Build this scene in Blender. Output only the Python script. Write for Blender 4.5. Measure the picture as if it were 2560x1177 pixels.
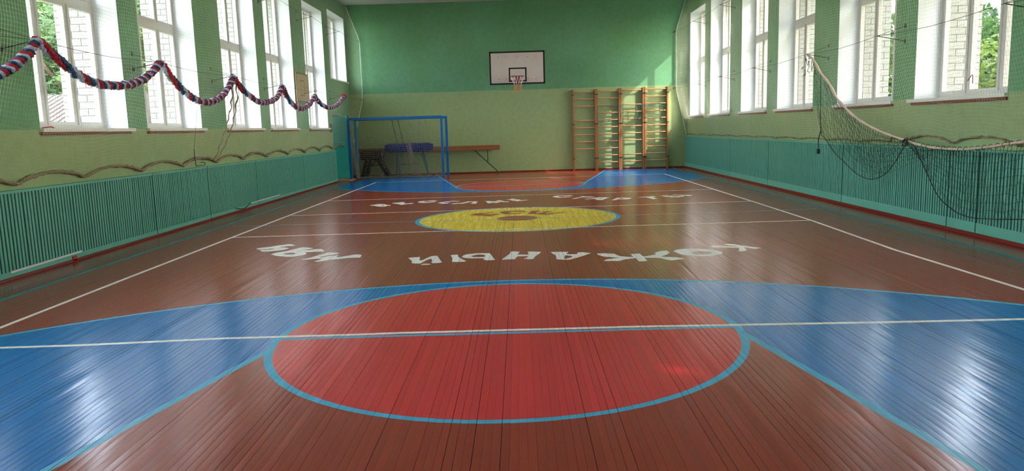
import bpy, bmesh, math, random
import numpy as np
from mathutils import Vector, Matrix
from mathutils.geometry import delaunay_2d_cdt
random.seed(7); rng = np.random.default_rng(7)
for o in list(bpy.data.objects): bpy.data.objects.remove(o)
SC = bpy.context.scene; COL = SC.collection
CAM={'loc':(0.0055,0.0,1.5664),'R':[[0.999538,0.027453,0.013081],[0.009028,0.142887,-0.989698],[-0.029039,0.989358,0.142573]],'lens':26.2475}
WHITE=[[(-3.708,10.255),(-3.698,10.319),(-3.654,10.345),(-3.569,10.408),(-3.528,10.469),(-3.468,10.538),(-3.407,10.574),(-3.377,10.626),(-3.327,10.618),(-3.278,10.551),(-3.225,10.5),(-3.241,10.441),(-3.319,10.428),(-3.35,10.388),(-3.417,10.377),(-3.378,10.344),(-3.329,10.322),(-3.263,10.267),(-3.234,10.218),(-3.246,10.166),(-3.287,10.077),(-3.353,10.025),(-3.458,9.99),(-3.525,9.987),(-3.567,10.04),(-3.616,10.122),(-3.584,10.159),(-3.484,10.153),(-3.426,10.218),(-3.479,10.242),(-3.538,10.209),(-3.627,10.194),(-3.675,10.202)],[(-3.335,9.738),(-3.318,9.805),(-3.289,9.87),(-3.227,9.942),(-3.183,9.997),(-3.152,10.086),(-3.121,10.156),(-3.096,10.249),(-3.051,10.285),(-2.996,10.265),(-2.935,10.211),(-2.871,10.167),(-2.888,10.127),(-2.929,10.091),(-2.974,10.008),(-2.926,10.017),(-2.867,10.053),(-2.825,10.101),(-2.737,10.08),(-2.699,9.999),(-2.655,9.878),(-2.659,9.848),(-2.759,9.854),(-2.883,9.84),(-2.906,9.828),(-2.848,9.728),(-2.843,9.678),(-2.859,9.593),(-2.875,9.605),(-2.92,9.535),(-2.972,9.49),(-3.042,9.507),(-3.12,9.548),(-3.206,9.59),(-3.25,9.646),(-3.298,9.692)],[(-2.791,9.264),(-2.753,9.313),(-2.707,9.379),(-2.67,9.476),(-2.642,9.567),(-2.606,9.669),(-2.578,9.754),(-2.529,9.756),(-2.472,9.726),(-2.399,9.685),(-2.427,9.61),(-2.466,9.568),(-2.519,9.519),(-2.542,9.485),(-2.6,9.409),(-2.559,9.365),(-2.525,9.42),(-2.488,9.463),(-2.432,9.499),(-2.399,9.509),(-2.376,9.534),(-2.372,9.373),(-2.322,9.374),(-2.271,9.432),(-2.217,9.48),(-2.18,9.532),(-2.133,9.54),(-2.086,9.517),(-2.057,9.436),(-2.046,9.285),(-2.112,9.295),(-2.204,9.282),(-2.288,9.231),(-2.346,9.213),(-2.402,9.186),(-2.451,9.131),(-2.499,9.077),(-2.527,9.064),(-2.555,9.077),(-2.58,9.116),(-2.542,9.181),(-2.528,9.305),(-2.588,9.293),(-2.645,9.269),(-2.731,9.237)],[(-1.422,9.168),(-1.358,9.199),(-1.278,9.214),(-1.267,9.131),(-1.259,8.983),(-1.223,8.952),(-1.185,9.091),(-1.138,9.247),(-1.094,9.273),(-1.062,9.263),(-1.036,9.135),(-1.0,8.97),(-0.954,8.783),(-0.986,8.75),(-1.08,8.747),(-1.089,8.905),(-1.109,9.039),(-1.133,9.043),(-1.165,8.969),(-1.191,8.844),(-1.21,8.752),(-1.273,8.751),(-1.322,8.783),(-1.336,8.917),(-1.364,9.013)],[(-1.204,8.672),(-1.18,8.722),(-1.113,8.72),(-1.072,8.672),(-1.108,8.646),(-1.161,8.641)],[(-0.898,9.256),(-0.879,9.309),(-0.813,9.315),(-0.789,9.137),(-0.759,9.051),(-0.713,8.925),(-0.672,8.829),(-0.685,8.788),(-0.783,8.782),(-0.839,8.803),(-0.849,8.972),(-0.868,9.136)],[(-0.749,9.158),(-0.728,9.265),(-0.676,9.327),(-0.593,9.37),(-0.507,9.371),(-0.405,9.346),(-0.375,9.167),(-0.351,9.0),(-0.326,8.878),(-0.337,8.847),(-0.431,8.843),(-0.47,8.901),(-0.458,8.938),(-0.465,8.992),(-0.558,9.001),(-0.617,9.002),(-0.689,9.04),(-0.734,9.087)],[(-0.242,8.887),(-0.21,9.014),(-0.176,9.172),(-0.153,9.252),(-0.144,9.422),(-0.103,9.445),(-0.026,9.403),(-0.038,9.304),(-0.059,9.194),(0.086,9.171),(0.074,9.386),(0.127,9.401),(0.247,9.343),(0.223,9.233),(0.167,9.048),(0.136,8.854),(0.095,8.835),(0.019,8.886),(0.056,8.945),(0.08,9.054),(-0.059,9.057),(-0.068,8.991),(-0.085,8.863),(-0.153,8.868),(-0.234,8.855)],[(0.363,9.324),(0.486,9.318),(0.588,9.287),(0.571,9.204),(0.556,9.193),(0.56,9.136),(0.614,9.113),(0.684,9.116),(0.692,9.199),(0.712,9.238),(0.745,9.247),(0.803,9.203),(0.861,9.157),(0.787,9.031),(0.71,8.922),(0.634,8.816),(0.57,8.736),(0.495,8.742),(0.412,8.786),(0.418,8.995),(0.41,9.105),(0.385,9.178)],[(0.925,9.114),(1.02,9.112),(1.138,9.057),(1.154,8.967),(1.188,8.881),(1.269,8.821),(1.334,8.805),(1.328,8.912),(1.324,8.994),(1.362,9.015),(1.444,9.016),(1.442,8.921),(1.454,8.826),(1.491,8.833),(1.548,8.877),(1.628,8.945),(1.629,9.054),(1.717,9.152),(1.804,9.195),(1.808,9.123),(1.805,9.012),(1.728,8.875),(1.654,8.794),(1.699,8.748),(1.815,8.709),(1.913,8.612),(1.852,8.571),(1.763,8.522),(1.708,8.506),(1.678,8.573),(1.639,8.667),(1.579,8.702),(1.451,8.73),(1.451,8.62),(1.451,8.521),(1.408,8.495),(1.348,8.5),(1.35,8.649),(1.344,8.726),(1.296,8.695),(1.211,8.658),(1.137,8.569),(1.033,8.572),(0.949,8.598),(1.003,8.69),(1.108,8.75),(1.171,8.758),(1.072,8.821),(0.993,8.873),(0.956,8.945),(0.928,9.031)],[(1.871,9.131),(1.92,9.224),(2.003,9.282),(2.124,9.3),(2.232,9.258),(2.33,9.218),(2.401,9.1),(2.437,9.01),(2.431,8.928),(2.395,8.852),(2.294,8.775),(2.214,8.722),(2.106,8.732),(2.015,8.78),(1.935,8.859),(1.891,8.975)],[(2.373,9.389),(2.463,9.483),(2.539,9.445),(2.623,9.4),(2.729,9.357),(2.711,9.409),(2.663,9.46),(2.602,9.533),(2.667,9.578),(2.732,9.535),(2.798,9.43),(2.866,9.343),(2.916,9.274),(2.975,9.196),(2.89,9.132),(2.846,9.198),(2.8,9.264),(2.785,9.258),(2.764,9.096),(2.735,9.016),(2.667,8.985),(2.644,9.017),(2.685,9.124),(2.714,9.249),(2.546,9.293),(2.407,9.302)],[(-3.274,16.09),(-3.196,16.121),(-3.142,16.267),(-3.057,16.255),(-2.946,16.186),(-2.916,16.045),(-2.793,15.958),(-2.78,15.851),(-2.842,15.842),(-2.859,15.693),(-2.949,15.667),(-3.065,15.774),(-3.147,15.924),(-3.221,15.97)],[(-2.846,16.404),(-2.737,16.484),(-2.67,16.589),(-2.553,16.516),(-2.579,16.428),(-2.534,16.316),(-2.573,16.245),(-2.5,16.197),(-2.406,16.308),(-2.326,16.203),(-2.353,16.13),(-2.442,16.1),(-2.497,16.036),(-2.559,15.947),(-2.617,16.042),(-2.695,16.187),(-2.786,16.277)],[(-2.279,16.466),(-2.274,16.638),(-2.182,16.713),(-2.097,16.697),(-2.042,16.765),(-1.976,16.784),(-1.84,16.651),(-1.904,16.577),(-1.976,16.579),(-2.066,16.587),(-2.156,16.595),(-2.142,16.482),(-2.043,16.399),(-1.997,16.458),(-1.93,16.493),(-1.853,16.399),(-1.906,16.361),(-1.968,16.289),(-2.023,16.234),(-2.112,16.242),(-2.226,16.309)],[(-1.802,16.166),(-1.755,16.29),(-1.702,16.302),(-1.659,16.43),(-1.582,16.437),(-1.503,16.29),(-1.567,16.275),(-1.668,16.237),(-1.663,16.137),(-1.526,16.061),(-1.579,15.941),(-1.665,15.938),(-1.726,16.009)],[(-1.577,16.503),(-1.53,16.536),(-1.327,16.431),(-1.376,16.349),(-1.412,16.315),(-1.514,16.417)],[(-1.502,15.856),(-1.451,15.948),(-1.36,16.014),(-1.268,16.015),(-1.221,16.111),(-1.153,16.313),(-0.936,16.251),(-0.945,15.738),(-1.065,15.798),(-1.02,16.191),(-1.088,16.156),(-1.164,15.986),(-1.228,15.843),(-1.335,15.847),(-1.404,15.776)],[(-0.784,16.292),(-0.651,16.253),(-0.642,16.139),(-0.6,16.182),(-0.467,16.116),(-0.416,15.991),(-0.461,15.868),(-0.522,15.779),(-0.632,15.863),(-0.638,15.758),(-0.697,15.775),(-0.735,16.027)],[(-0.539,16.334),(-0.464,16.397),(-0.393,16.207),(-0.337,16.079),(-0.247,16.025),(-0.258,15.892),(-0.387,15.929),(-0.458,16.169),(-0.536,16.248)],[(-0.327,16.473),(-0.239,16.505),(-0.202,16.659),(-0.09,16.626),(-0.123,16.529),(-0.183,16.43),(-0.111,16.467),(-0.001,16.423),(-0.034,16.283),(-0.078,16.256),(0.043,16.249),(0.098,16.29),(0.185,16.265),(0.096,16.149),(0.015,16.077),(-0.061,16.027),(-0.159,16.15),(-0.231,16.33)],[(0.713,16.787),(0.785,17.046),(0.859,17.054),(0.921,17.13),(1.147,17.072),(1.213,16.881),(1.094,16.886),(1.06,16.972),(0.915,17.018),(0.853,16.93),(0.856,16.774),(0.954,16.713),(1.015,16.787),(1.138,16.627),(1.014,16.592),(0.923,16.56),(0.823,16.572)],[(1.113,16.266),(1.189,16.402),(1.297,16.518),(1.388,16.55),(1.314,16.664),(1.398,16.792),(1.456,16.682),(1.563,16.63),(1.657,16.468),(1.553,16.41),(1.427,16.478),(1.335,16.446),(1.247,16.296),(1.186,16.21)],[(1.365,16.088),(1.485,16.155),(1.613,16.303),(1.74,16.413),(1.947,16.308),(1.867,16.139),(1.777,15.909),(1.738,15.753),(1.577,15.828),(1.629,15.925),(1.6,16.063),(1.51,16.073),(1.437,15.981)],[(1.911,15.659),(2.013,15.963),(2.089,16.182),(2.157,16.162),(2.2,16.237),(2.253,16.15),(2.375,16.096),(2.383,15.955),(2.286,15.781),(2.138,15.785),(2.069,15.822),(2.023,15.67)],[(2.521,16.116),(2.598,16.18),(2.7,16.238),(2.813,16.263),(2.906,16.324),(2.942,16.181),(2.85,16.103),(2.871,15.98),(2.897,15.772),(2.848,15.703),(2.774,15.642),(2.752,15.788),(2.73,15.965),(2.687,16.094),(2.618,16.069)],[(3.048,16.328),(3.148,16.419),(3.205,16.322),(3.257,16.306),(3.553,16.213),(3.532,16.07),(3.433,15.983),(3.362,15.9),(3.245,15.924),(3.202,16.084),(3.121,16.168),(3.107,16.262)],[(3.358,16.538),(3.422,16.606),(3.493,16.52),(3.553,16.414),(3.677,16.357),(3.757,16.228),(3.693,16.187),(3.633,16.11),(3.584,16.233),(3.528,16.3),(3.498,16.413),(3.403,16.487)]]
WHOLE=[[(-3.164,9.72),(-3.152,9.788),(-3.108,9.831),(-3.059,9.833),(-3.008,9.774),(-3.009,9.725),(-3.029,9.678),(-3.098,9.69)],[(-0.632,9.166),(-0.607,9.218),(-0.559,9.274),(-0.477,9.253),(-0.458,9.194),(-0.46,9.085),(-0.53,9.088),(-0.6,9.099)],[(0.529,9.045),(0.557,9.027),(0.618,8.969),(0.594,8.887),(0.52,8.795),(0.51,8.848),(0.521,8.952)],[(2.055,9.003),(2.094,9.066),(2.17,9.096),(2.231,9.063),(2.296,9.047),(2.312,8.947),(2.22,8.835),(2.092,8.861),(2.058,8.907)],[(-3.162,16.059),(-3.127,16.103),(-3.062,16.042),(-3.108,16.002)],[(-3.001,15.921),(-2.956,15.94),(-2.894,15.892),(-2.939,15.842)],[(-2.695,16.361),(-2.682,16.413),(-2.634,16.355),(-2.659,16.307)],[(-0.636,15.989),(-0.572,15.992),(-0.527,15.947),(-0.569,15.915)],[(1.684,16.194),(1.747,16.274),(1.813,16.231),(1.76,16.142)],[(2.128,15.986),(2.165,16.136),(2.204,16.107),(2.27,16.001),(2.158,15.931)],[(3.255,16.186),(3.359,16.219),(3.441,16.146),(3.331,16.085)]]
REDL=[[(-0.975,13.666),(-0.916,13.752),(-0.831,13.894),(-0.671,13.979),(-0.579,14.062),(-0.532,14.05),(-0.486,13.946),(-0.551,13.929),(-0.634,13.887),(-0.676,13.795),(-0.721,13.757),(-0.7,13.712),(-0.636,13.724),(-0.523,13.798),(-0.438,13.745),(-0.356,13.636),(-0.423,13.553),(-0.51,13.437),(-0.562,13.364),(-0.622,13.406),(-0.717,13.486),(-0.859,13.579)],[(-0.41,13.944),(-0.349,14.132),(-0.177,14.153),(-0.034,14.191),(0.061,14.115),(0.121,13.95),(-0.034,13.934),(-0.129,14.025),(-0.223,13.973),(-0.226,13.89),(-0.197,13.78),(-0.099,13.735),(-0.034,13.822),(0.091,13.791),(0.012,13.688),(-0.053,13.623),(-0.172,13.632),(-0.321,13.688)],[(0.11,13.583),(0.171,13.875),(0.227,14.116),(0.387,14.054),(0.332,13.94),(0.275,13.725),(0.251,13.649),(0.329,13.671),(0.418,13.834),(0.482,13.944),(0.567,13.944),(0.61,13.87),(0.551,13.801),(0.483,13.706),(0.427,13.574),(0.501,13.588),(0.599,13.625),(0.681,13.706),(0.784,13.73),(0.85,13.685),(0.754,13.607),(0.636,13.535),(0.516,13.386),(0.448,13.371),(0.358,13.404),(0.293,13.519),(0.248,13.538)]]
REDH=[[(-0.618,13.62),(-0.569,13.668),(-0.518,13.655),(-0.516,13.595)]]
LINES={'sideL':[(-4.485,6.179),(-4.507,8.383),(-4.523,11.54),(-4.529,14.621),(-4.515,23.357)],'sideR':[(4.531,23.502),(4.549,17.578),(4.555,14.699),(4.538,11.645),(4.436,8.812),(4.492,6.596)],'a':[(-4.515,23.357),(-0.001,23.367),(4.531,23.502)],'b':[(-4.519,17.389),(-0.01,17.457),(4.546,17.579)],'c':[(-4.47,14.424),(-1.578,14.485),(4.544,14.702)],'d':[(-5.064,12.977),(-4.507,12.94),(-0.017,12.895),(4.552,13.066),(5.197,13.127)],'e':[(-4.51,11.499),(-0.019,11.573),(4.535,11.646)],'f':[(-4.36,5.549),(-4.051,5.554),(-3.423,5.568),(-2.366,5.658),(-1.283,5.669),(-0.971,5.683),(0.911,5.689),(2.83,5.632),(3.843,5.618),(4.259,5.604)]}
GARL=[(-5.5,8.064,2.296),(-5.5,8.271,2.387),(-5.5,8.494,2.51),(-5.5,8.655,2.631),(-5.5,8.762,2.71),(-5.5,8.893,2.665),(-5.5,9.049,2.57),(-5.5,9.232,2.492),(-5.5,9.461,2.394),(-5.5,9.711,2.326),(-5.5,9.982,2.296),(-5.5,10.326,2.294),(-5.5,10.701,2.326),(-5.5,11.054,2.403),(-5.5,11.375,2.516),(-5.5,11.587,2.639),(-5.5,11.73,2.71),(-5.5,11.875,2.649),(-5.5,12.028,2.537),(-5.5,12.216,2.435),(-5.5,12.483,2.321),(-5.5,12.769,2.228),(-5.5,13.16,2.175),(-5.5,13.592,2.19),(-5.5,13.973,2.276),(-5.5,14.287,2.407),(-5.5,14.56,2.571),(-5.5,14.709,2.694),(-5.5,14.877,2.612),(-5.5,15.13,2.494),(-5.5,15.55,2.37),(-5.5,16.004,2.272),(-5.5,16.51,2.272),(-5.5,17.067,2.352),(-5.5,17.438,2.484),(-5.5,17.718,2.68),(-5.5,17.901,2.56),(-5.5,18.174,2.402),(-5.5,18.56,2.262),(-5.5,19.052,2.196),(-5.5,19.602,2.251),(-5.5,20.127,2.391),(-5.5,20.486,2.573),(-5.5,20.823,2.457),(-5.5,21.347,2.342),(-5.5,22.105,2.306),(-5.5,22.954,2.4),(-5.5,23.505,2.539),(-5.5,23.861,2.675)]
TAPE=[(5.5,14.486,2.76),(5.5,14.187,2.631),(5.5,13.892,2.407),(5.5,13.432,2.146),(5.5,13.13,1.912),(5.5,12.513,1.622),(5.5,11.998,1.463),(5.5,11.526,1.353),(5.5,11.091,1.279),(5.5,10.71,1.222),(5.5,10.364,1.173),(5.5,10.013,1.144),(5.5,9.686,1.138),(5.5,9.339,1.142),(5.5,9.017,1.166),(5.5,8.719,1.197),(5.5,8.474,1.229),(5.5,8.242,1.252),(5.5,7.875,1.3),(5.5,7.541,1.364)]
CORD1=[(5.52,13.904,2.371),(5.52,13.828,1.363),(5.52,13.637,1.221),(5.52,13.221,0.983),(5.52,12.802,0.827),(5.52,12.332,0.665),(5.52,11.901,0.602),(5.52,11.571,0.637),(5.52,11.266,0.759),(5.52,10.988,0.979),(5.52,10.748,1.215)]
CORD2=[(5.5,10.487,1.148),(5.5,10.348,0.994),(5.5,10.124,0.761),(5.5,9.858,0.515),(5.5,9.569,0.387),(5.5,9.345,0.335),(5.5,9.093,0.32),(5.5,8.782,0.343),(5.5,8.423,0.382),(5.5,8.029,0.431),(5.5,7.45,0.509)]
FLAP=[(5.54,13.801,2.257),(5.54,13.213,1.33),(5.54,12.394,0.878),(5.54,11.888,0.742),(5.54,11.366,0.723),(5.54,10.845,0.858),(5.54,10.421,0.962),(5.54,10.126,1.055),(5.54,9.985,1.097)]
TAIL=[(5.52,13.828,1.363),(5.52,13.925,1.18),(5.52,13.913,1.019)]

# ---------------------------------------------------------------- camera, sky, sun, exposure
cd = bpy.data.cameras.new('camera'); cam = bpy.data.objects.new('camera', cd); COL.objects.link(cam)
cd.sensor_fit = 'HORIZONTAL'; cd.sensor_width = 36.0; cd.lens = CAM['lens']; cd.clip_start = 0.05; cd.clip_end = 400
R3 = Matrix(CAM['R'])
cam.matrix_world = Matrix.Translation(CAM['loc']) @ R3.to_4x4()
SC.camera = cam
SUN_D = Vector((-1.6, 1.0, -1.4)).normalized()
w = bpy.data.worlds.new('sky'); SC.world = w; w.use_nodes = True
nt = w.node_tree; nt.nodes.clear()
out = nt.nodes.new('ShaderNodeOutputWorld'); bg = nt.nodes.new('ShaderNodeBackground')
sky = nt.nodes.new('ShaderNodeTexSky'); sky.sky_type = 'NISHITA'; sky.sun_disc = False
sky.sun_elevation = math.radians(36.6); sky.sun_rotation = math.atan2(1.6, -1.0); sky.dust_density = 3.0
mx = nt.nodes.new('ShaderNodeMix'); mx.data_type = 'RGBA'; mx.inputs[0].default_value = 0.75
mul = nt.nodes.new('ShaderNodeVectorMath'); mul.operation = 'SCALE'; mul.inputs['Scale'].default_value = 0.35
nt.links.new(sky.outputs[0], mul.inputs[0]); nt.links.new(mul.outputs[0], mx.inputs[6]); mx.inputs[7].default_value = (0.93, 0.97, 1.0, 1)
nt.links.new(mx.outputs[2], bg.inputs[0]); bg.inputs[1].default_value = 6.0
nt.links.new(bg.outputs[0], out.inputs[0])
ld = bpy.data.lights.new('sun', 'SUN'); ld.energy = 3.4; ld.angle = math.radians(0.7); ld.color = (1.0, 0.97, 0.92)
sun = bpy.data.objects.new('sun', ld); COL.objects.link(sun)
sun.rotation_euler = SUN_D.to_track_quat('-Z', 'Y').to_euler(); sun.location = (30, -10, 30)
vs = SC.view_settings; vs.view_transform = 'Standard'; vs.look = 'None'; vs.gamma = 1.0; vs.use_curve_mapping = False; vs.exposure = 1.22
SC.cycles.max_bounces = 10; SC.cycles.diffuse_bounces = 6; SC.cycles.transparent_max_bounces = 16
SC.cycles.sample_clamp_indirect = 3.0; SC.cycles.denoising_prefilter = 'ACCURATE'
# ---------------------------------------------------------------- dimensions (metres)
XL, XR, YF, YN, ZC = -5.95, 5.97, 26.72, -0.35, 5.94
PXL, PXR = -5.87, 5.87                       # faces of the radiator covers
WIN_L = [(0.0, 2.1), (3.3, 5.4), (6.0, 8.12), (9.34, 11.46), (12.05, 14.14), (15.36, 17.43), (18.09, 20.23), (21.42, 23.55)]
WIN_R = [(0.0, 2.1), (3.3, 5.4), (6.0, 8.15), (9.31, 11.48), (12.12, 14.25), (15.41, 17.52), (18.26, 20.36), (21.44, 23.61), (24.31, 26.36)]
SILL_L, SILL_R, HEAD = 1.726, 1.81, 5.26
TR_L, TR_R = (3.45, 3.61), (3.60, 3.77)
SHORT = (24.25, 26.5, 3.30, 5.45)
DOOR = (24.1, 25.3, 2.16)
# ---------------------------------------------------------------- helpers
def srgb(r, g, b):
    f = lambda v: (v/255/12.92) if v/255 <= 0.04045 else ((v/255+0.055)/1.055)**2.4
    return (f(r), f(g), f(b), 1.0)
def N(nt, t, **k):
    n = nt.nodes.new(t)
    for a, b in k.items(): setattr(n, a, b)
    return n
def new_mat(name):
    m = bpy.data.materials.new(name); m.use_nodes = True
    return m, m.node_tree, m.node_tree.nodes['Principled BSDF']
def mat(name, col, rough=0.5, var=0.12, scale=6.0, bump=0.0, bscale=60.0, metal=0.0, spec=0.5, stretch=(1, 1, 1), rvar=0.0, trans=0.0):
    """plain painted / woven surface: colour broken up by two noises, optional fine relief"""
    m, nt, b = new_mat(name)
    tc = N(nt, 'ShaderNodeTexCoord'); mp = N(nt, 'ShaderNodeMapping'); mp.inputs['Scale'].default_value = stretch
    nt.links.new(tc.outputs['Object'], mp.inputs[0])
    n1 = N(nt, 'ShaderNodeTexNoise'); n1.inputs['Scale'].default_value = scale; n1.inputs['Detail'].default_value = 4
    nt.links.new(mp.outputs[0], n1.inputs[0])
    cr = N(nt, 'ShaderNodeMix', data_type='RGBA')
    cr.inputs[6].default_value = tuple(max(0, v*(1-var)) for v in col[:3])+(1,)
    cr.inputs[7].default_value = tuple(min(1, v*(1+var)) for v in col[:3])+(1,)
    nt.links.new(n1.outputs[0], cr.inputs[0]); nt.links.new(cr.outputs[2], b.inputs['Base Color'])
    b.inputs['Roughness'].default_value = rough; b.inputs['Metallic'].default_value = metal; b.inputs['Specular IOR Level'].default_value = spec
    if rvar:
        mr = N(nt, 'ShaderNodeMapRange'); mr.inputs[3].default_value = rough-rvar; mr.inputs[4].default_value = rough+rvar
        nt.links.new(n1.outputs[0], mr.inputs[0]); nt.links.new(mr.outputs[0], b.inputs['Roughness'])
    if bump:
        n2 = N(nt, 'ShaderNodeTexNoise'); n2.inputs['Scale'].default_value = bscale; n2.inputs['Detail'].default_value = 3
        nt.links.new(mp.outputs[0], n2.inputs[0])
        bp = N(nt, 'ShaderNodeBump'); bp.inputs['Strength'].default_value = bump; bp.inputs['Distance'].default_value = 0.01
        nt.links.new(n2.outputs[0], bp.inputs['Height']); nt.links.new(bp.outputs[0], b.inputs['Normal'])
    if trans:
        b.inputs['Subsurface Weight'].default_value = 0
    return m
class MB:
    def __init__(s): s.v = []; s.f = []; s.m = []
    def add(s, vs, fs, m=0):
        k = len(s.v); s.v += [tuple(p) for p in vs]; s.f += [tuple(i+k for i in f) for f in fs]; s.m += [m]*len(fs); return s
    def box(s, x0, x1, y0, y1, z0, z1, m=0):
        x0, x1 = sorted((x0, x1)); y0, y1 = sorted((y0, y1)); z0, z1 = sorted((z0, z1))
        return s.add([(x0,y0,z0),(x1,y0,z0),(x1,y1,z0),(x0,y1,z0),(x0,y0,z1),(x1,y0,z1),(x1,y1,z1),(x0,y1,z1)],
                     [(0,3,2,1),(4,5,6,7),(0,1,5,4),(1,2,6,5),(2,3,7,6),(3,0,4,7)], m)
    def tube(s, pts, r, n=6, m=0, closed=False, cap=True, r2=None, up=(0, 0, 1)):
        P = [Vector(p) for p in pts]; L = len(P); rs = r if hasattr(r, '__len__') else [r]*L
        k = len(s.v); fr = None
        for i in range(L):
            a = P[(i-1) % L] if (i or closed) else P[0]; b = P[(i+1) % L] if (i < L-1 or closed) else P[-1]
            t = (b-a).normalized() if (b-a).length > 1e-9 else Vector((0, 0, 1))
            if fr is None:
                u = Vector(up)
                if abs(u.dot(t)) > 0.95: u = Vector((1, 0, 0)) if abs(t.x) < 0.9 else Vector((0, 1, 0))
                u = (u - t*u.dot(t)).normalized()
            else:
                u = (fr - t*fr.dot(t)).normalized()
            fr = u; v = t.cross(u)
            for j in range(n):
                an = 2*math.pi*(j+0.5)/n
                s.v.append(tuple(P[i] + u*math.cos(an)*rs[i]*(r2 if r2 else 1) + v*math.sin(an)*rs[i]))
        R = L if closed else L-1
        for i in range(R):
            for j in range(n):
                a = k+i*n+j; b = k+i*n+(j+1) % n; c = k+((i+1) % L)*n+(j+1) % n; d = k+((i+1) % L)*n+j
                s.f.append((a, b, c, d)); s.m.append(m)
        if cap and not closed:
            s.f.append(tuple(k+j for j in range(n))[::-1]); s.m.append(m)
            s.f.append(tuple(k+(L-1)*n+j for j in range(n))); s.m.append(m)
        return s
    def bar(s, a, b, w, h=None, m=0, up=(0, 0, 1)):
        """square-section bar from a to b"""
        h = h or w; a = Vector(a); b = Vector(b); t = (b-a).normalized(); u = Vector(up)
        if abs(u.dot(t)) > 0.95: u = Vector((0, 1, 0))
        u = (u-t*u.dot(t)).normalized(); v = t.cross(u); q = []
        for p in (a, b):
            for e, g in ((-1,-1),(1,-1),(1,1),(-1,1)): q.append(p+v*e*w/2+u*g*h/2)
        return s.add(q, [(0,3,2,1),(4,5,6,7),(0,1,5,4),(1,2,6,5),(2,3,7,6),(3,0,4,7)], m)
    def mesh(s, name, mats):
        me = bpy.data.meshes.new(name); me.from_pydata(s.v, [], s.f)
        for m in (mats if isinstance(mats, (list, tuple)) else [mats]): me.materials.append(m)
        if any(s.m): me.polygons.foreach_set('material_index', s.m)
        me.update(); return me
    def build(s, name, mats, parent=None, smooth=False, bevel=0.0):
        me = s.mesh(name, mats)
        if smooth: me.polygons.foreach_set('use_smooth', [True]*len(me.polygons))
        return link(name, me, parent, bevel)
def link(name, me, parent=None, bevel=0.0):
    o = bpy.data.objects.new(name, me); COL.objects.link(o)
    if parent is not None:
        o.parent = parent; o.matrix_parent_inverse = Matrix.Translation(parent.location).inverted() if parent.type == 'EMPTY' or True else None
    if bevel:
        b = o.modifiers.new('bevel', 'BEVEL'); b.width = bevel; b.segments = 2; b.limit_method = 'ANGLE'
    return o
def tag(o, label=None, cat=None, group=None, kind=None):
    if label: o['label'] = label
    if cat: o['category'] = cat
    if group: o['group'] = group
    if kind: o['kind'] = kind
    return o
def thing(name, loc, label, cat, group=None, kind=None):
    o = bpy.data.objects.new(name, None); COL.objects.link(o); o.location = loc; o.empty_display_size = 0.2
    return tag(o, label, cat, group, kind)
def lerp(a, b, t): return a+(b-a)*t
def resample(P, n):
    P = np.array(P, float); d = np.r_[0, np.cumsum(np.linalg.norm(np.diff(P, axis=0), axis=1))]
    t = np.linspace(0, d[-1], n); return np.stack([np.interp(t, d, P[:, i]) for i in range(P.shape[1])], 1)
def smooth_path(P, n):
    """Catmull-Rom through P"""
    P = np.array(P, float); Q = np.vstack([2*P[0]-P[1], P, 2*P[-1]-P[-2]]); o = []
    for i in range(1, len(Q)-2):
        for t in np.linspace(0, 1, 6, endpoint=False):
            a, b, c, d = Q[i-1:i+3]; o.append(0.5*((2*b)+(-a+c)*t+(2*a-5*b+4*c-d)*t*t+(-a+3*b-3*c+d)*t**3))
    o.append(P[-1]); return resample(o, n)
ORD = ['first', 'second', 'third', 'fourth', 'fifth', 'sixth', 'seventh', 'eighth', 'ninth', 'tenth']
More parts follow.
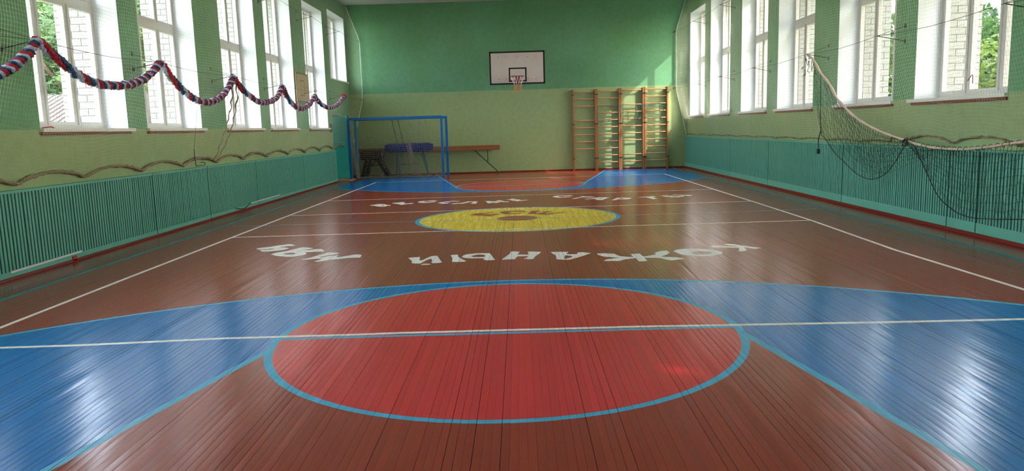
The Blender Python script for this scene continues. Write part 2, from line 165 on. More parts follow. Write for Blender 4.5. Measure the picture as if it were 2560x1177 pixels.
# ---------------------------------------------------------------- materials
def wall_material(name, split, seed):
    """two-tone wall paint: green above, yellow-green below, hand-cut edge, patchy plaster"""
    m, nt, b = new_mat(name); L = nt.links.new
    geo = N(nt, 'ShaderNodeNewGeometry'); sep = N(nt, 'ShaderNodeSeparateXYZ'); L(geo.outputs['Position'], sep.inputs[0])
    ed = N(nt, 'ShaderNodeTexNoise'); ed.inputs['Scale'].default_value = 0.8; L(geo.outputs['Position'], ed.inputs[0])
    ma = N(nt, 'ShaderNodeMath', operation='MULTIPLY_ADD'); L(ed.outputs[0], ma.inputs[0]); ma.inputs[1].default_value = 0.05; L(sep.outputs[2], ma.inputs[2])
    gt = N(nt, 'ShaderNodeMapRange'); gt.inputs[1].default_value = split+0.020; gt.inputs[2].default_value = split+0.030; L(ma.outputs[0], gt.inputs[0])
    big = N(nt, 'ShaderNodeTexNoise', noise_dimensions='4D'); big.inputs['W'].default_value = seed; big.inputs['Scale'].default_value = 0.55; big.inputs['Detail'].default_value = 5; L(geo.outputs['Position'], big.inputs[0])
    mid = N(nt, 'ShaderNodeTexNoise', noise_dimensions='4D'); mid.inputs['W'].default_value = seed+3; mid.inputs['Scale'].default_value = 7; mid.inputs['Detail'].default_value = 6; L(geo.outputs['Position'], mid.inputs[0])
    def two(a, c_, n):
        r = N(nt, 'ShaderNodeMix', data_type='RGBA'); r.inputs[6].default_value = a; r.inputs[7].default_value = c_
        mr = N(nt, 'ShaderNodeMapRange'); mr.inputs[1].default_value = 0.3; mr.inputs[2].default_value = 0.7; L(n.outputs[0], mr.inputs[0]); L(mr.outputs[0], r.inputs[0]); return r
    gr = two(srgb(98, 148, 98), srgb(110, 164, 126), big); ye = two(srgb(156, 172, 118), srgb(146, 170, 122), big)
    mi = N(nt, 'ShaderNodeMix', data_type='RGBA'); L(gt.outputs[0], mi.inputs[0]); L(ye.outputs[2], mi.inputs[6]); L(gr.outputs[2], mi.inputs[7])
    dm = N(nt, 'ShaderNodeMix', data_type='RGBA', blend_type='MULTIPLY'); dm.inputs[0].default_value = 1.0; L(mi.outputs[2], dm.inputs[6])
    rmp = N(nt, 'ShaderNodeMapRange'); rmp.inputs[1].default_value = 0.25; rmp.inputs[2].default_value = 0.6; rmp.inputs[3].default_value = 0.88; rmp.inputs[4].default_value = 1.0; L(mid.outputs[0], rmp.inputs[0])
    L(rmp.outputs[0], dm.inputs[7]); L(dm.outputs[2], b.inputs['Base Color'])
    b.inputs['Roughness'].default_value = 0.62; b.inputs['Specular IOR Level'].default_value = 0.3
    bn = N(nt, 'ShaderNodeBump'); bn.inputs['Strength'].default_value = 0.35; bn.inputs['Distance'].default_value = 0.006; L(mid.outputs[0], bn.inputs['Height']); L(bn.outputs[0], b.inputs['Normal'])
    return m
def floor_paint(name, col, rough=0.2):
    """gloss floor paint worn along the boards; tone shifts from board to board"""
    m, nt, b = new_mat(name); L = nt.links.new
    geo = N(nt, 'ShaderNodeNewGeometry'); oi = N(nt, 'ShaderNodeObjectInfo')
    mp = N(nt, 'ShaderNodeMapping'); mp.inputs['Scale'].default_value = (30, 1.2, 1); L(geo.outputs['Position'], mp.inputs[0])
    n1 = N(nt, 'ShaderNodeTexNoise'); n1.inputs['Scale'].default_value = 1.0; n1.inputs['Detail'].default_value = 5; L(mp.outputs[0], n1.inputs[0])
    n2 = N(nt, 'ShaderNodeTexNoise'); n2.inputs['Scale'].default_value = 0.7; n2.inputs['Detail'].default_value = 4; L(geo.outputs['Position'], n2.inputs[0])
    hv = N(nt, 'ShaderNodeHueSaturation'); hv.inputs['Color'].default_value = col
    a = N(nt, 'ShaderNodeMath', operation='MULTIPLY_ADD'); L(oi.outputs['Random'], a.inputs[0]); a.inputs[1].default_value = 0.16; a.inputs[2].default_value = 0.80
    a2 = N(nt, 'ShaderNodeMath', operation='MULTIPLY_ADD'); L(n1.outputs[0], a2.inputs[0]); a2.inputs[1].default_value = 0.08; L(a.outputs[0], a2.inputs[2])
    a3 = N(nt, 'ShaderNodeMath', operation='MULTIPLY_ADD'); L(n2.outputs[0], a3.inputs[0]); a3.inputs[1].default_value = 0.10; L(a2.outputs[0], a3.inputs[2])
    L(a3.outputs[0], hv.inputs['Value'])
    L(hv.outputs[0], b.inputs['Base Color'])
    r = N(nt, 'ShaderNodeMapRange'); r.inputs[1].default_value = 0.3; r.inputs[2].default_value = 0.7; r.inputs[3].default_value = rough-0.02; r.inputs[4].default_value = rough+0.04; L(n1.outputs[0], r.inputs[0]); L(r.outputs[0], b.inputs['Roughness'])
    b.inputs['Specular IOR Level'].default_value = 0.5
    # each board is slightly cupped and rippled along the grain: bend the shading normal across the board
    at = N(nt, 'ShaderNodeAttribute'); at.attribute_name = 'across'
    mp2 = N(nt, 'ShaderNodeMapping'); mp2.inputs['Scale'].default_value = (40, 2.2, 1); L(geo.outputs['Position'], mp2.inputs[0])
    n3 = N(nt, 'ShaderNodeTexNoise'); n3.inputs['Scale'].default_value = 1.0; n3.inputs['Detail'].default_value = 3; L(mp2.outputs[0], n3.inputs[0])
    n4 = N(nt, 'ShaderNodeTexNoise'); n4.inputs['Scale'].default_value = 14.0; n4.inputs['Detail'].default_value = 2; L(geo.outputs['Position'], n4.inputs[0])
    s1 = N(nt, 'ShaderNodeMath', operation='MULTIPLY'); L(at.outputs['Fac'], s1.inputs[0]); s1.inputs[1].default_value = 0.022
    s2 = N(nt, 'ShaderNodeMath', operation='MULTIPLY_ADD'); L(n3.outputs[0], s2.inputs[0]); s2.inputs[1].default_value = 0.07; s2.inputs[2].default_value = -0.035
    s3 = N(nt, 'ShaderNodeMath', operation='ADD'); L(s1.outputs[0], s3.inputs[0]); L(s2.outputs[0], s3.inputs[1])
    s4 = N(nt, 'ShaderNodeMath', operation='MULTIPLY_ADD'); L(n4.outputs[0], s4.inputs[0]); s4.inputs[1].default_value = 0.02; s4.inputs[2].default_value = -0.01
    cx = N(nt, 'ShaderNodeCombineXYZ'); L(s3.outputs[0], cx.inputs[0]); L(s4.outputs[0], cx.inputs[1])
    va = N(nt, 'ShaderNodeVectorMath', operation='ADD'); L(geo.outputs['Normal'], va.inputs[0]); L(cx.outputs[0], va.inputs[1])
    vn = N(nt, 'ShaderNodeVectorMath', operation='NORMALIZE'); L(va.outputs[0], vn.inputs[0]); L(vn.outputs[0], b.inputs['Normal'])
    return m
def wood(name, c1, c2, axis=(1, 1, 12), rough=0.35):
    m, nt, b = new_mat(name); L = nt.links.new
    tc = N(nt, 'ShaderNodeTexCoord'); mp = N(nt, 'ShaderNodeMapping'); mp.inputs['Scale'].default_value = axis; L(tc.outputs['Object'], mp.inputs[0])
    n = N(nt, 'ShaderNodeTexNoise'); n.inputs['Scale'].default_value = 3; n.inputs['Detail'].default_value = 6; L(mp.outputs[0], n.inputs[0])
    r = N(nt, 'ShaderNodeMix', data_type='RGBA'); r.inputs[6].default_value = c1; r.inputs[7].default_value = c2; L(n.outputs[0], r.inputs[0]); L(r.outputs[2], b.inputs['Base Color'])
    b.inputs['Roughness'].default_value = rough
    return m
def leaf_material(name, c1, c2):
    m, nt, b = new_mat(name); L = nt.links.new
    oi = N(nt, 'ShaderNodeTexCoord'); n = N(nt, 'ShaderNodeTexNoise'); n.inputs['Scale'].default_value = 1.6; n.inputs['Detail'].default_value = 5; L(oi.outputs['Object'], n.inputs[0])
    r = N(nt, 'ShaderNodeMix', data_type='RGBA'); r.inputs[6].default_value = c1; r.inputs[7].default_value = c2
    mr = N(nt, 'ShaderNodeMapRange'); mr.inputs[1].default_value = 0.35; mr.inputs[2].default_value = 0.65; L(n.outputs[0], mr.inputs[0]); L(mr.outputs[0], r.inputs[0])
    tr = N(nt, 'ShaderNodeBsdfTranslucent'); L(r.outputs[2], tr.inputs[0]); L(r.outputs[2], b.inputs['Base Color']); b.inputs['Roughness'].default_value = 0.6
    ms = N(nt, 'ShaderNodeMixShader'); ms.inputs[0].default_value = 0.4; L(b.outputs[0], ms.inputs[1]); L(tr.outputs[0], ms.inputs[2])
    L(ms.outputs[0], nt.nodes['Material Output'].inputs[0]); return m
def glass_material():
    m, nt, b = new_mat('window glass'); L = nt.links.new
    t = N(nt, 'ShaderNodeBsdfTransparent'); t.inputs[0].default_value = (0.93, 0.96, 0.95, 1)
    g = N(nt, 'ShaderNodeBsdfGlossy'); g.inputs['Roughness'].default_value = 0.02
    ge = N(nt, 'ShaderNodeNewGeometry'); dt = N(nt, 'ShaderNodeVectorMath', operation='DOT_PRODUCT'); L(ge.outputs['Incoming'], dt.inputs[0]); L(ge.outputs['Normal'], dt.inputs[1])
    ab = N(nt, 'ShaderNodeMath', operation='ABSOLUTE'); L(dt.outputs['Value'], ab.inputs[0]); om = N(nt, 'ShaderNodeMath', operation='SUBTRACT'); om.inputs[0].default_value = 1.0; L(ab.outputs[0], om.inputs[1])
    pw_ = N(nt, 'ShaderNodeMath', operation='POWER'); L(om.outputs[0], pw_.inputs[0]); pw_.inputs[1].default_value = 5.0
    lw = N(nt, 'ShaderNodeMath', operation='MULTIPLY_ADD'); L(pw_.outputs[0], lw.inputs[0]); lw.inputs[1].default_value = 0.9; lw.inputs[2].default_value = 0.05
    ms = N(nt, 'ShaderNodeMixShader'); L(lw.outputs[0], ms.inputs[0]); L(t.outputs[0], ms.inputs[1]); L(g.outputs[0], ms.inputs[2])
    L(ms.outputs[0], nt.nodes['Material Output'].inputs[0]); return m
M = dict(
    wall_far=wall_material('far wall paint', 2.886, 1.0), wall_left=wall_material('left wall paint', 1.715, 2.0), wall_right=wall_material('right wall paint', 1.825, 5.0),
    plaster=mat('white reveal plaster', srgb(238, 241, 248), 0.7, 0.03, 2, 0.15, 30), ceiling=mat('ceiling whitewash', srgb(205, 208, 196), 0.9, 0.05, 1.0, 0.2, 20),
    frame=mat('white window plastic', srgb(206, 202, 196), 0.35, 0.02, 3), glass=glass_material(),
    sill=mat('white sill paint', srgb(226, 224, 216), 0.45, 0.04, 5), trim=mat('brown painted timber', srgb(120, 62, 40), 0.5, 0.2, 8),
    brick=mat('white silicate brick', srgb(160, 158, 152), 0.9, 0.08, 9, 0.5, 90), mortar=mat('grey mortar', srgb(124, 122, 118), 0.95, 0.15, 20, 0.6, 120),
    brown=floor_paint('red-brown floor paint', srgb(156, 52, 38)), blue=floor_paint('blue floor paint', srgb(0, 118, 200)), red=floor_paint('red floor paint', srgb(218, 48, 56)),
    cyan=floor_paint('sky blue line paint', srgb(66, 176, 220), 0.3), white=floor_paint('white line paint', srgb(252, 248, 244), 0.34), yellow=floor_paint('yellow floor paint', srgb(255, 218, 66), 0.26),
    cyan_dark=floor_paint('teal line paint', srgb(40, 150, 160), 0.34), logo=floor_paint('brown-red lettering paint', srgb(164, 78, 58), 0.3),
    subfloor=mat('dark subfloor', srgb(40, 26, 20), 0.9, 0.2),
    teal=mat('teal gloss paint', srgb(100, 172, 150), 0.4, 0.10, 4, 0.2, 25), teal_dark=mat('dark teal backing paint', srgb(30, 84, 72), 0.6, 0.15, 5), door=mat('turquoise door paint', srgb(80, 240, 224), 0.4, 0.05, 2),
    plinth=mat('dark red skirting paint', srgb(118, 34, 26), 0.35, 0.15, 6), jamb=mat('dark jamb timber and shade strip', srgb(66, 62, 36), 0.6, 0.1), pink=mat('worn pink threshold board', srgb(214, 160, 152), 0.4, 0.15, 8),
    steel=mat('dark steel', srgb(52, 48, 44), 0.5, 0.2, 20, metal=0.6), cable=mat('galvanised steel cable', srgb(70, 68, 62), 0.5, 0.1, metal=0.5), black=mat('black paint', srgb(26, 20, 22), 0.5, 0.2, 12),
    net=mat('cream nylon netting', srgb(214, 214, 184), 0.8, 0.08, 3), hem=mat('brown hemp rope', srgb(146, 130, 100), 0.95, 0.3, 40, 0.8, 150), hem_old=mat('dusty rope', srgb(150, 138, 110), 0.95, 0.3, 40, 0.6, 150),
    vnet=mat('black-green nylon mesh', srgb(18, 40, 34), 0.7, 0.1), tape=mat('faded net tape', srgb(208, 180, 164), 0.8, 0.12, 9, 0.3, 60),
    t_red=mat('red tinsel', srgb(166, 14, 28), 0.55, 0.35, 30, 0.6, 80), t_white=mat('white tinsel', srgb(176, 190, 212), 0.5, 0.15, 30, 0.6, 80), t_blue=mat('blue tinsel', srgb(18, 62, 104), 0.5, 0.35, 30, 0.6, 80),
    maroon=mat('dark red ribbon', srgb(110, 14, 40), 0.6, 0.1),
    board=mat('white backboard paint', srgb(208, 196, 188), 0.6, 0.08, 3), rim=mat('red rim paint', srgb(140, 26, 24), 0.45, 0.1), cotton=mat('white net cord', srgb(230, 228, 222), 0.8, 0.05), orange=mat('faded orange net cord', srgb(214, 140, 96), 0.8, 0.1),
    goal=mat('blue goal paint', srgb(10, 104, 168), 0.4, 0.08, 4), goal2=mat('worn light blue goal paint', srgb(52, 140, 186), 0.5, 0.25, 14), gnet=mat('dusty goal netting', srgb(138, 120, 96), 0.9, 0.2, 6), gnet2=mat('pale goal netting', srgb(156, 144, 120), 0.9, 0.15, 6),
    pine=wood('varnished pine', srgb(140, 88, 50), srgb(166, 112, 66), (14, 14, 1)), rung=wood('varnished rung wood', srgb(186, 130, 86), srgb(206, 154, 108), (1, 12, 12)), beam=wood('brown beam timber', srgb(128, 76, 40), srgb(160, 98, 54), (1, 14, 14), 0.5), ply=wood('tan plywood', srgb(176, 146, 104), srgb(196, 168, 126), (8, 8, 1), 0.6),
    green=mat('dark green metal paint', srgb(62, 84, 52), 0.5, 0.1), turq=mat('turquoise tube paint', srgb(28, 98, 98), 0.35, 0.1, 5), leather=mat('blue leatherette', srgb(24, 44, 128), 0.45, 0.15, 8, 0.3, 40), dark=mat('black leatherette', srgb(20, 18, 20), 0.5, 0.2, 8), grey=mat('grey tube paint', srgb(86, 100, 108), 0.45, 0.1),
    plastic=mat('white plastic conduit', srgb(226, 224, 222), 0.4, 0.03), orangep=mat('chipped orange paint', srgb(170, 50, 30), 0.6, 0.2),
    ground=mat('grass and gravel', srgb(126, 132, 92), 1.0, 0.35, 0.8, 0.4, 6), shed=mat('pale shed brick', srgb(84, 72, 64), 0.9, 0.15, 6, 0.3, 30), roof=mat('grey slate roofing', srgb(66, 61, 58), 0.9, 0.2, 3),
    bark=mat('tree bark', srgb(92, 78, 62), 0.95, 0.3, 8, 0.8, 20), leaf=leaf_material('tree leaves', srgb(34, 62, 30), srgb(74, 102, 50)), leaf2=leaf_material('yellow-green leaves', srgb(44, 76, 32), srgb(108, 124, 50)),  # bush leaves are a lighter, yellower green
)
# ---------------------------------------------------------------- floor: painted boards
def circle(cx, cy, r, n=96, a0=0, a1=2*math.pi, ry=None):
    return [(cx+r*math.cos(a0+(a1-a0)*i/n), cy+(ry or r)*math.sin(a0+(a1-a0)*i/n)) for i in range(n if abs(a1-a0-2*math.pi) < 1e-6 else n+1)]
def ribbon(P, w):
    """closed outline of a painted line of width w along polyline P"""
    P = [np.array(p, float) for p in P]; A = []; B = []
    for i, p in enumerate(P):
        t = P[min(i+1, len(P)-1)]-P[max(i-1, 0)]; t /= np.linalg.norm(t); n = np.array([-t[1], t[0]]); A.append(tuple(p+n*w/2)); B.append(tuple(p-n*w/2))
    return A+B[::-1]
CL, CR = -5.25, 5.38
NA = (0.0, 1.35, 6.28); FA = (0.0, 25.08, 6.5)     # three-point arcs
NR = (-0.13, 5.64, 1.80, 1.82); FR = (0.0, 20.6, 1.8, 1.8); CRg = (-0.06, 13.03, 1.79, 1.77)
nlane = [(-1.86, 5.5), (-3.2, -0.34), (2.65, -0.34), (1.66, 5.5)]
flane = [(-1.82, 20.6), (-3.0, 26.5), (3.05, 26.5), (1.80, 20.6)]
REG = []  # (material, polygon, holes) later entries lie on top
def reg(m, p, h=()): REG.append((m, [tuple(q) for q in p], [[tuple(q) for q in k] for k in h]))
def arc_zone(A, near, r):
    P = circle(A[0], A[1], r, 72, 0, math.pi) if near else circle(A[0], A[1], r, 72, -math.pi, 0)
    P = [(min(max(x, CL), CR), y) for x, y in P]
    e = -0.34 if near else 26.5
    return P + ([(CL, e), (CR, e)] if near else [(CR, e), (CL, e)])
reg('cyan_dark', ribbon([(CL, -0.34), (CL, 26.6)], 0.07)); reg('cyan_dark', ribbon([(CR, -0.34), (CR+0.03, 26.6)], 0.07))
for A, near, lane, ring in ((NA, True, nlane, NR), (FA, False, flane, FR)):
    reg('cyan', arc_zone(A, near, A[2])); reg('blue', arc_zone(A, near, A[2]-0.055))
    reg('cyan', lane); c0 = np.mean(lane, axis=0)
    s = 0.06
    inner = [(lane[0][0]+s, lane[0][1]-(0 if near else -0)), (lane[1][0]+s, lane[1][1]), (lane[2][0]-s, lane[2][1]), (lane[3][0]-s, lane[3][1])]
    reg('brown', inner)
    reg('cyan', circle(ring[0], ring[1], ring[2], 96, ry=ring[3])); reg('red', circle(ring[0], ring[1], ring[2]-0.058, 96, ry=ring[3]-0.05))
reg('cyan', ribbon([(-1.92, 5.595), (1.66, 5.62)], 0.05)); reg('cyan', ribbon([(-1.78, 20.6), (1.78, 20.62)], 0.04))
reg('cyan', circle(CRg[0], CRg[1], CRg[2], 96, ry=CRg[3])); reg('yellow', circle(CRg[0], CRg[1], CRg[2]-0.075, 96, ry=CRg[3]-0.06))
reg('cyan', ribbon(LINES['d'], 0.035)); reg('logo', circle(-0.065, 12.985, 0.365, 40, ry=0.345)); reg('white', ribbon([(-0.43, 12.97), (0.30, 12.98)], 0.03))
for k in ('a', 'b', 'c', 'e', 'f', 'sideL', 'sideR'):
    P = list(LINES[k])
    if k == 'sideL': P = [(-4.46, -0.3), (-4.47, 3.0)] + P
    if k == 'sideR': P = P + [(4.48, 3.0), (4.47, -0.3)]
    reg('white', ribbon(P, 0.052))
for p in WHITE: reg('white', p)
for p in WHOLE: reg('brown', p)
for p in REDL: reg('logo', p)
for p in REDH: reg('yellow', p)
FM = ['brown', 'blue', 'red', 'cyan', 'white', 'yellow', 'cyan_dark', 'logo', 'subfloor']
X0, X1, Y0, Y1 = XL-0.02, XR+0.02, YN, YF
npl = 264; pw = (X1-X0)/npl
bx = [X0+pw*i for i in range(npl+1)]
for i in range(1, npl): bx[i] += random.uniform(-0.0035, 0.0035)
gap = [random.choice((0.0004, 0.0006, 0.0010, 0.0016, 0.0026)) for _ in range(npl+1)]
V = []; E = []
def path(P, closed=True):
    k = len(V); V.extend(P); n = len(P)
    E.extend([(k+i, k+(i+1) % n) for i in range(n if closed else n-1)])
path([(X0, Y0), (X1, Y0), (X1, Y1), (X0, Y1)])
seg_y = np.linspace(Y0, Y1, 8)
for i in range(1, npl):
    for sgn in (-1, 1): path([(bx[i]+sgn*gap[i]/2, y) for y in (Y0, Y1)], False)
for m_, p, h in REG:
    path([(min(max(x, X0), X1), min(max(y, Y0), Y1)) for x, y in p])
vo, eo, fo, _, _, _ = delaunay_2d_cdt([Vector((float(a), float(b))) for a, b in V], E, [], 0, 1e-6, False)
VO = np.array([(v.x, v.y) for v in vo]); T = np.array([f for f in fo if len(f) == 3]); CEN = VO[T].mean(1)
def inside(P, pts):
    P = np.array(P); r = np.zeros(len(pts), bool); x, y = pts[:, 0], pts[:, 1]; j = len(P)-1
    for i in range(len(P)):
        xi, yi = P[i]; xj, yj = P[j]
        if yi != yj:
            c = ((yi > y) != (yj > y)) & (x < (xj-xi)*(y-yi)/(yj-yi)+xi); r ^= c
        j = i
    return r
tm = np.zeros(len(T), int)
for m_, p, h in REG:
    P = np.array(p); lo = P.min(0); hi = P.max(0)
    q = np.where((CEN[:, 0] >= lo[0]) & (CEN[:, 0] <= hi[0]) & (CEN[:, 1] >= lo[1]) & (CEN[:, 1] <= hi[1]))[0]
    if len(q): tm[q[inside(p, CEN[q])]] = FM.index(m_)
floor = thing('floor', (0, 0, 0), 'glossy painted board floor with blue, red and yellow court markings', 'floor', kind='structure')
MB().box(X0, X1, Y0, Y1, -0.06, -0.014).build('subfloor', M['subfloor'], floor)
pidx = np.searchsorted(np.array(bx), CEN[:, 0])-1
order = np.argsort(pidx, kind='stable'); fmats = [M[k] for k in FM]
bounds = np.searchsorted(pidx[order], np.arange(npl+1))
for i in range(npl):
    ids = order[bounds[i]:bounds[i+1]]
    c = CEN[ids]; ok = (c[:, 0] > bx[i]+(gap[i]/2 if i else 0)) & (c[:, 0] < bx[i+1]-(gap[i+1]/2 if i < npl-1 else 0)); ids = ids[ok]
    tri = T[ids]; u, inv = np.unique(tri, return_inverse=True); inv = inv.reshape(-1, 3)
    pts = VO[u]; xc = (bx[i]+bx[i+1])/2; tilt = random.gauss(0, 0.010); dz = random.uniform(-0.0004, 0.0004)
    z = dz+(pts[:, 0]-xc)*tilt
    # edges used once bound the board: give it sides
    cnt = {}
    for t in inv.tolist():
        for a, b in ((t[0], t[1]), (t[1], t[2]), (t[2], t[0])):
            k = (min(a, b), max(a, b)); cnt[k] = (cnt.get(k, (0,))[0]+1, a, b)
    n0 = len(pts); vs_ = np.vstack([np.c_[pts, z], np.c_[pts, np.full(n0, -0.014)]])
    fs = [tuple(t) for t in inv.tolist()]; mi_ = list(map(int, tm[ids]))
    ar = [(pts[t[1]]-pts[t[0]])[0]*(pts[t[2]]-pts[t[0]])[1]-(pts[t[1]]-pts[t[0]])[1]*(pts[t[2]]-pts[t[0]])[0] for t in fs[:1]]
    if ar and ar[0] < 0: fs = [t[::-1] for t in fs]
    for (a, b), (n_, p, q) in cnt.items():
        if n_ == 1: fs.append((q, p, p+n0, q+n0)); mi_.append(8)
    me = bpy.data.meshes.new('plank'); me.from_pydata(vs_.tolist(), [], fs)
    for m_ in fmats: me.materials.append(m_)
    me.polygons.foreach_set('material_index', mi_); me.update()
    at_ = me.attributes.new('across', 'FLOAT', 'POINT'); at_.data.foreach_set('value', np.r_[(pts[:, 0]-xc)/(pw/2), (pts[:, 0]-xc)/(pw/2)].astype('f4'))
    link('plank', me, floor)
# ---------------------------------------------------------------- walls
def side_wall(side):
    """inner leaf with reveals (material 1) and openings; returns the inner wall object"""
    L = side < 0; x = XL if L else XR; xo = x+side*0.45; wins = WIN_L if L else WIN_R; sl = SILL_L if L else SILL_R
    ops = [(a, b, sl, HEAD) for a, b in wins]
    if L: ops += [SHORT[:2]+SHORT[2:], (DOOR[0], DOOR[1], 0.0, DOOR[2])]
    ys = sorted(set([YN-0.3, YF+0.3]+[v for o in ops for v in o[:2]])); zs = sorted(set([-0.06, ZC+0.1]+[v for o in ops for v in o[2:]]))
    def solid(i, j):
        if i < 0 or j < 0 or i >= len(ys)-1 or j >= len(zs)-1: return None
        yc = (ys[i]+ys[i+1])/2; zc = (zs[j]+zs[j+1])/2
        return not any(o[0] < yc < o[1] and o[2] < zc < o[3] for o in ops)
    def skin(x, xo, m_in, m_rev, m_out):
        b = MB()
        for i in range(len(ys)-1):
            for j in range(len(zs)-1):
                if not solid(i, j): continue
                y0, y1, z0, z1 = ys[i], ys[i+1], zs[j], zs[j+1]
                b.add([(x, y0, z0), (x, y1, z0), (x, y1, z1), (x, y0, z1)], [(0, 1, 2, 3) if L else (3, 2, 1, 0)], m_in)
                b.add([(xo, y0, z0), (xo, y1, z0), (xo, y1, z1), (xo, y0, z1)], [(3, 2, 1, 0) if L else (0, 1, 2, 3)], m_out)
                for (di, dj, q) in ((-1, 0, [(x, y0, z0), (xo, y0, z0), (xo, y0, z1), (x, y0, z1)]), (1, 0, [(x, y1, z0), (xo, y1, z0), (xo, y1, z1), (x, y1, z1)]),
                                    (0, -1, [(x, y0, z0), (xo, y0, z0), (xo, y1, z0), (x, y1, z0)]), (0, 1, [(x, y0, z1), (xo, y0, z1), (xo, y1, z1), (x, y1, z1)])):
                    if solid(i+di, j+dj) is not True: b.add(q, [(0, 1, 2, 3)], m_rev)
        return b
    nm = 'wall_left' if L else 'wall_right'
    wall = skin(x, xo, 0, 1, 1).build(nm, [M[nm], M['plaster']])
    tag(wall, ('left' if L else 'right')+' gym wall painted green above yellow-green, with deep white window reveals', 'wall', kind='structure')
    fac = skin(xo, x+side*0.95, 0, 0, 0).build('wall_'+('left' if L else 'right')+'_facade', [M['mortar']])
    tag(fac, 'white brick facade jambs seen through the '+('left' if L else 'right')+' windows', 'wall', kind='structure')
    # silicate bricks of the jambs that face into the room's view
    b1 = MB().box(0, 1, -0.006, 0.004, 0, 1); mats_ = {}
    far = MB(); nb = 0
    xa = abs(xo)+0.02; xb = abs(x)+0.95
    for k, (a, b_) in enumerate(wins):
        single = k in (3, 4, 5)
        z = sl+0.006; row = 0
        while z < HEAD-0.05:
            cuts = [xa, (xa+xb)/2, xb] if row % 2 else [xa, xa+0.11, xa+0.37, xb]
            zt = min(z+0.092, HEAD-0.004)
            for c0_, c1_ in zip(cuts[:-1], cuts[1:]):
                if c1_-c0_ < 0.03: continue
                p0, p1 = side*(c0_+0.005), side*(c1_-0.005); pr = random.uniform(0.004, 0.009)
                if single and nb < 292:
                    key = (round(c1_-c0_, 3), round(zt-z, 3))
                    if key not in mats_: mats_[key] = MB().box(-(c1_-c0_)/2+0.005, (c1_-c0_)/2-0.005, -0.008, 0.012, 0, zt-z).mesh('brick', M['brick'])
                    o = bpy.data.objects.new('brick', mats_[key]); COL.objects.link(o); o.parent = fac
                    o.location = ((p0+p1)/2, b_+random.uniform(-0.001, 0.002), z); nb += 1
                else: far.box(p0, p1, b_-pr, b_+0.01, z, zt)
            z += 0.104; row += 1
    o = far.build('far_brickwork', M['brick'], fac); o['kind'] = 'stuff'
    return wall
side_wall(-1); side_wall(1)
def flat_wall(nm, y, d, m, label):
    o = MB().box(XL-0.6, XR+0.6, y, y+d, -0.06, ZC+0.1).build(nm, M[m]); return tag(o, label, 'wall', kind='structure')
flat_wall('wall_far', YF, 0.3, 'wall_far', 'far end wall painted green above pale yellow-green')
flat_wall('wall_near', YN-0.3, 0.3, 'wall_far', 'near end wall opposite the basketball hoop, painted green')
tag(MB().box(XL-1.0, XR+1.0, YN-0.3, YF+0.3, ZC, ZC+0.2).build('ceiling', M['ceiling']), 'whitewashed gym ceiling above the windows', 'ceiling', kind='structure')
# ---------------------------------------------------------------- windows
def window(n, side, y0, y1, z0, z1, tr, label):
    x = XL if side < 0 else XR; g = x+side*0.40
    W = thing('window_%d' % n, (x, (y0+y1)/2, z0), label, 'window', kind='structure')
    f = 0.06; d0, d1 = g-side*0.035, g+side*0.035
    b = MB(); wd = (y1-y0)/3
    mulls = [(y0, y0+f), (y0+wd-0.028, y0+wd+0.028), (y0+2*wd-0.028, y0+2*wd+0.028), (y1-f, y1)]
    for a_, b_ in mulls: b.box(d0, d1, a_, b_, z0, z1)
    for (a_, b_) in [(mulls[i][1], mulls[i+1][0]) for i in range(3)]:
        b.box(d0, d1, a_, b_, z0, z0+f).box(d0, d1, a_, b_, z1-f, z1)
        if tr: b.box(d0, d1, a_, b_, tr[0]+0.02, tr[1]-0.02)
    b.build('frame', M['frame'], W)
    rows = [(z0+f, tr[0]+0.02), (tr[1]-0.02, z1-f)] if tr else [(z0+f, z1-f)]
    for zi, (a, c_) in enumerate(rows):
        for i in range(3):
            ya = y0+(f if i == 0 else wd*i+0.028); yb = y0+(wd*3-f if i == 2 else wd*(i+1)-0.028); s = 0.042 if zi == 0 else 0.03
            q = MB(); e0, e1 = g-side*0.05, g+side*0.02
            ya += 0.001; yb -= 0.001; q.box(e0, e1, ya, ya+s, a, c_).box(e0, e1, yb-s, yb, a, c_).box(e0, e1, ya+s, yb-s, a, a+s).box(e0, e1, ya+s, yb-s, c_-s, c_)
            so = q.build('sash', M['frame'], W)
            MB().add([(g, ya+s, a+s), (g, yb-s, a+s), (g, yb-s, c_-s), (g, ya+s, c_-s)], [(0, 1, 2, 3)]).build('pane', M['glass'], W)
    MB().box(g-side*0.03, x-side*0.045, y0-0.10, y1+0.12, z0-0.045, z0).build('sill', M['sill'], W, bevel=0.004) if False else None
    sb = MB(); sb.box(g-side*0.055, x, y0+0.001, y1-0.001, z0+0.0005, z0+0.004); sb.box(x-side*0.0005, x-side*0.05, y0-0.02, y1+0.13, z0-0.042, z0+0.004); sb.build('sill', M['sill'], W)
    if tr: MB().box(x-side*0.0005, x-side*0.03, y0-0.02, y1+0.03, z0-0.082, z0-0.0425).build('sill_trim', M['trim'], W)
    return W
n = 1; nl = len(WIN_L); nr = len(WIN_R)
for i, (a, b) in enumerate(WIN_L):
    window(n, -1, a, b, SILL_L, HEAD, TR_L, 'tall white window in the left wall, %s tall one from the far wall' % ORD[nl-1-i]); n += 1
window(n, -1, SHORT[0], SHORT[1], SHORT[2], SHORT[3], None, 'short high window in the left wall next to the far corner'); n += 1
for i, (a, b) in enumerate(WIN_R):
    window(n, 1, a, b, SILL_R, HEAD, TR_R, 'tall white window in the right wall, %s from the far wall' % ORD[nr-1-i]); n += 1
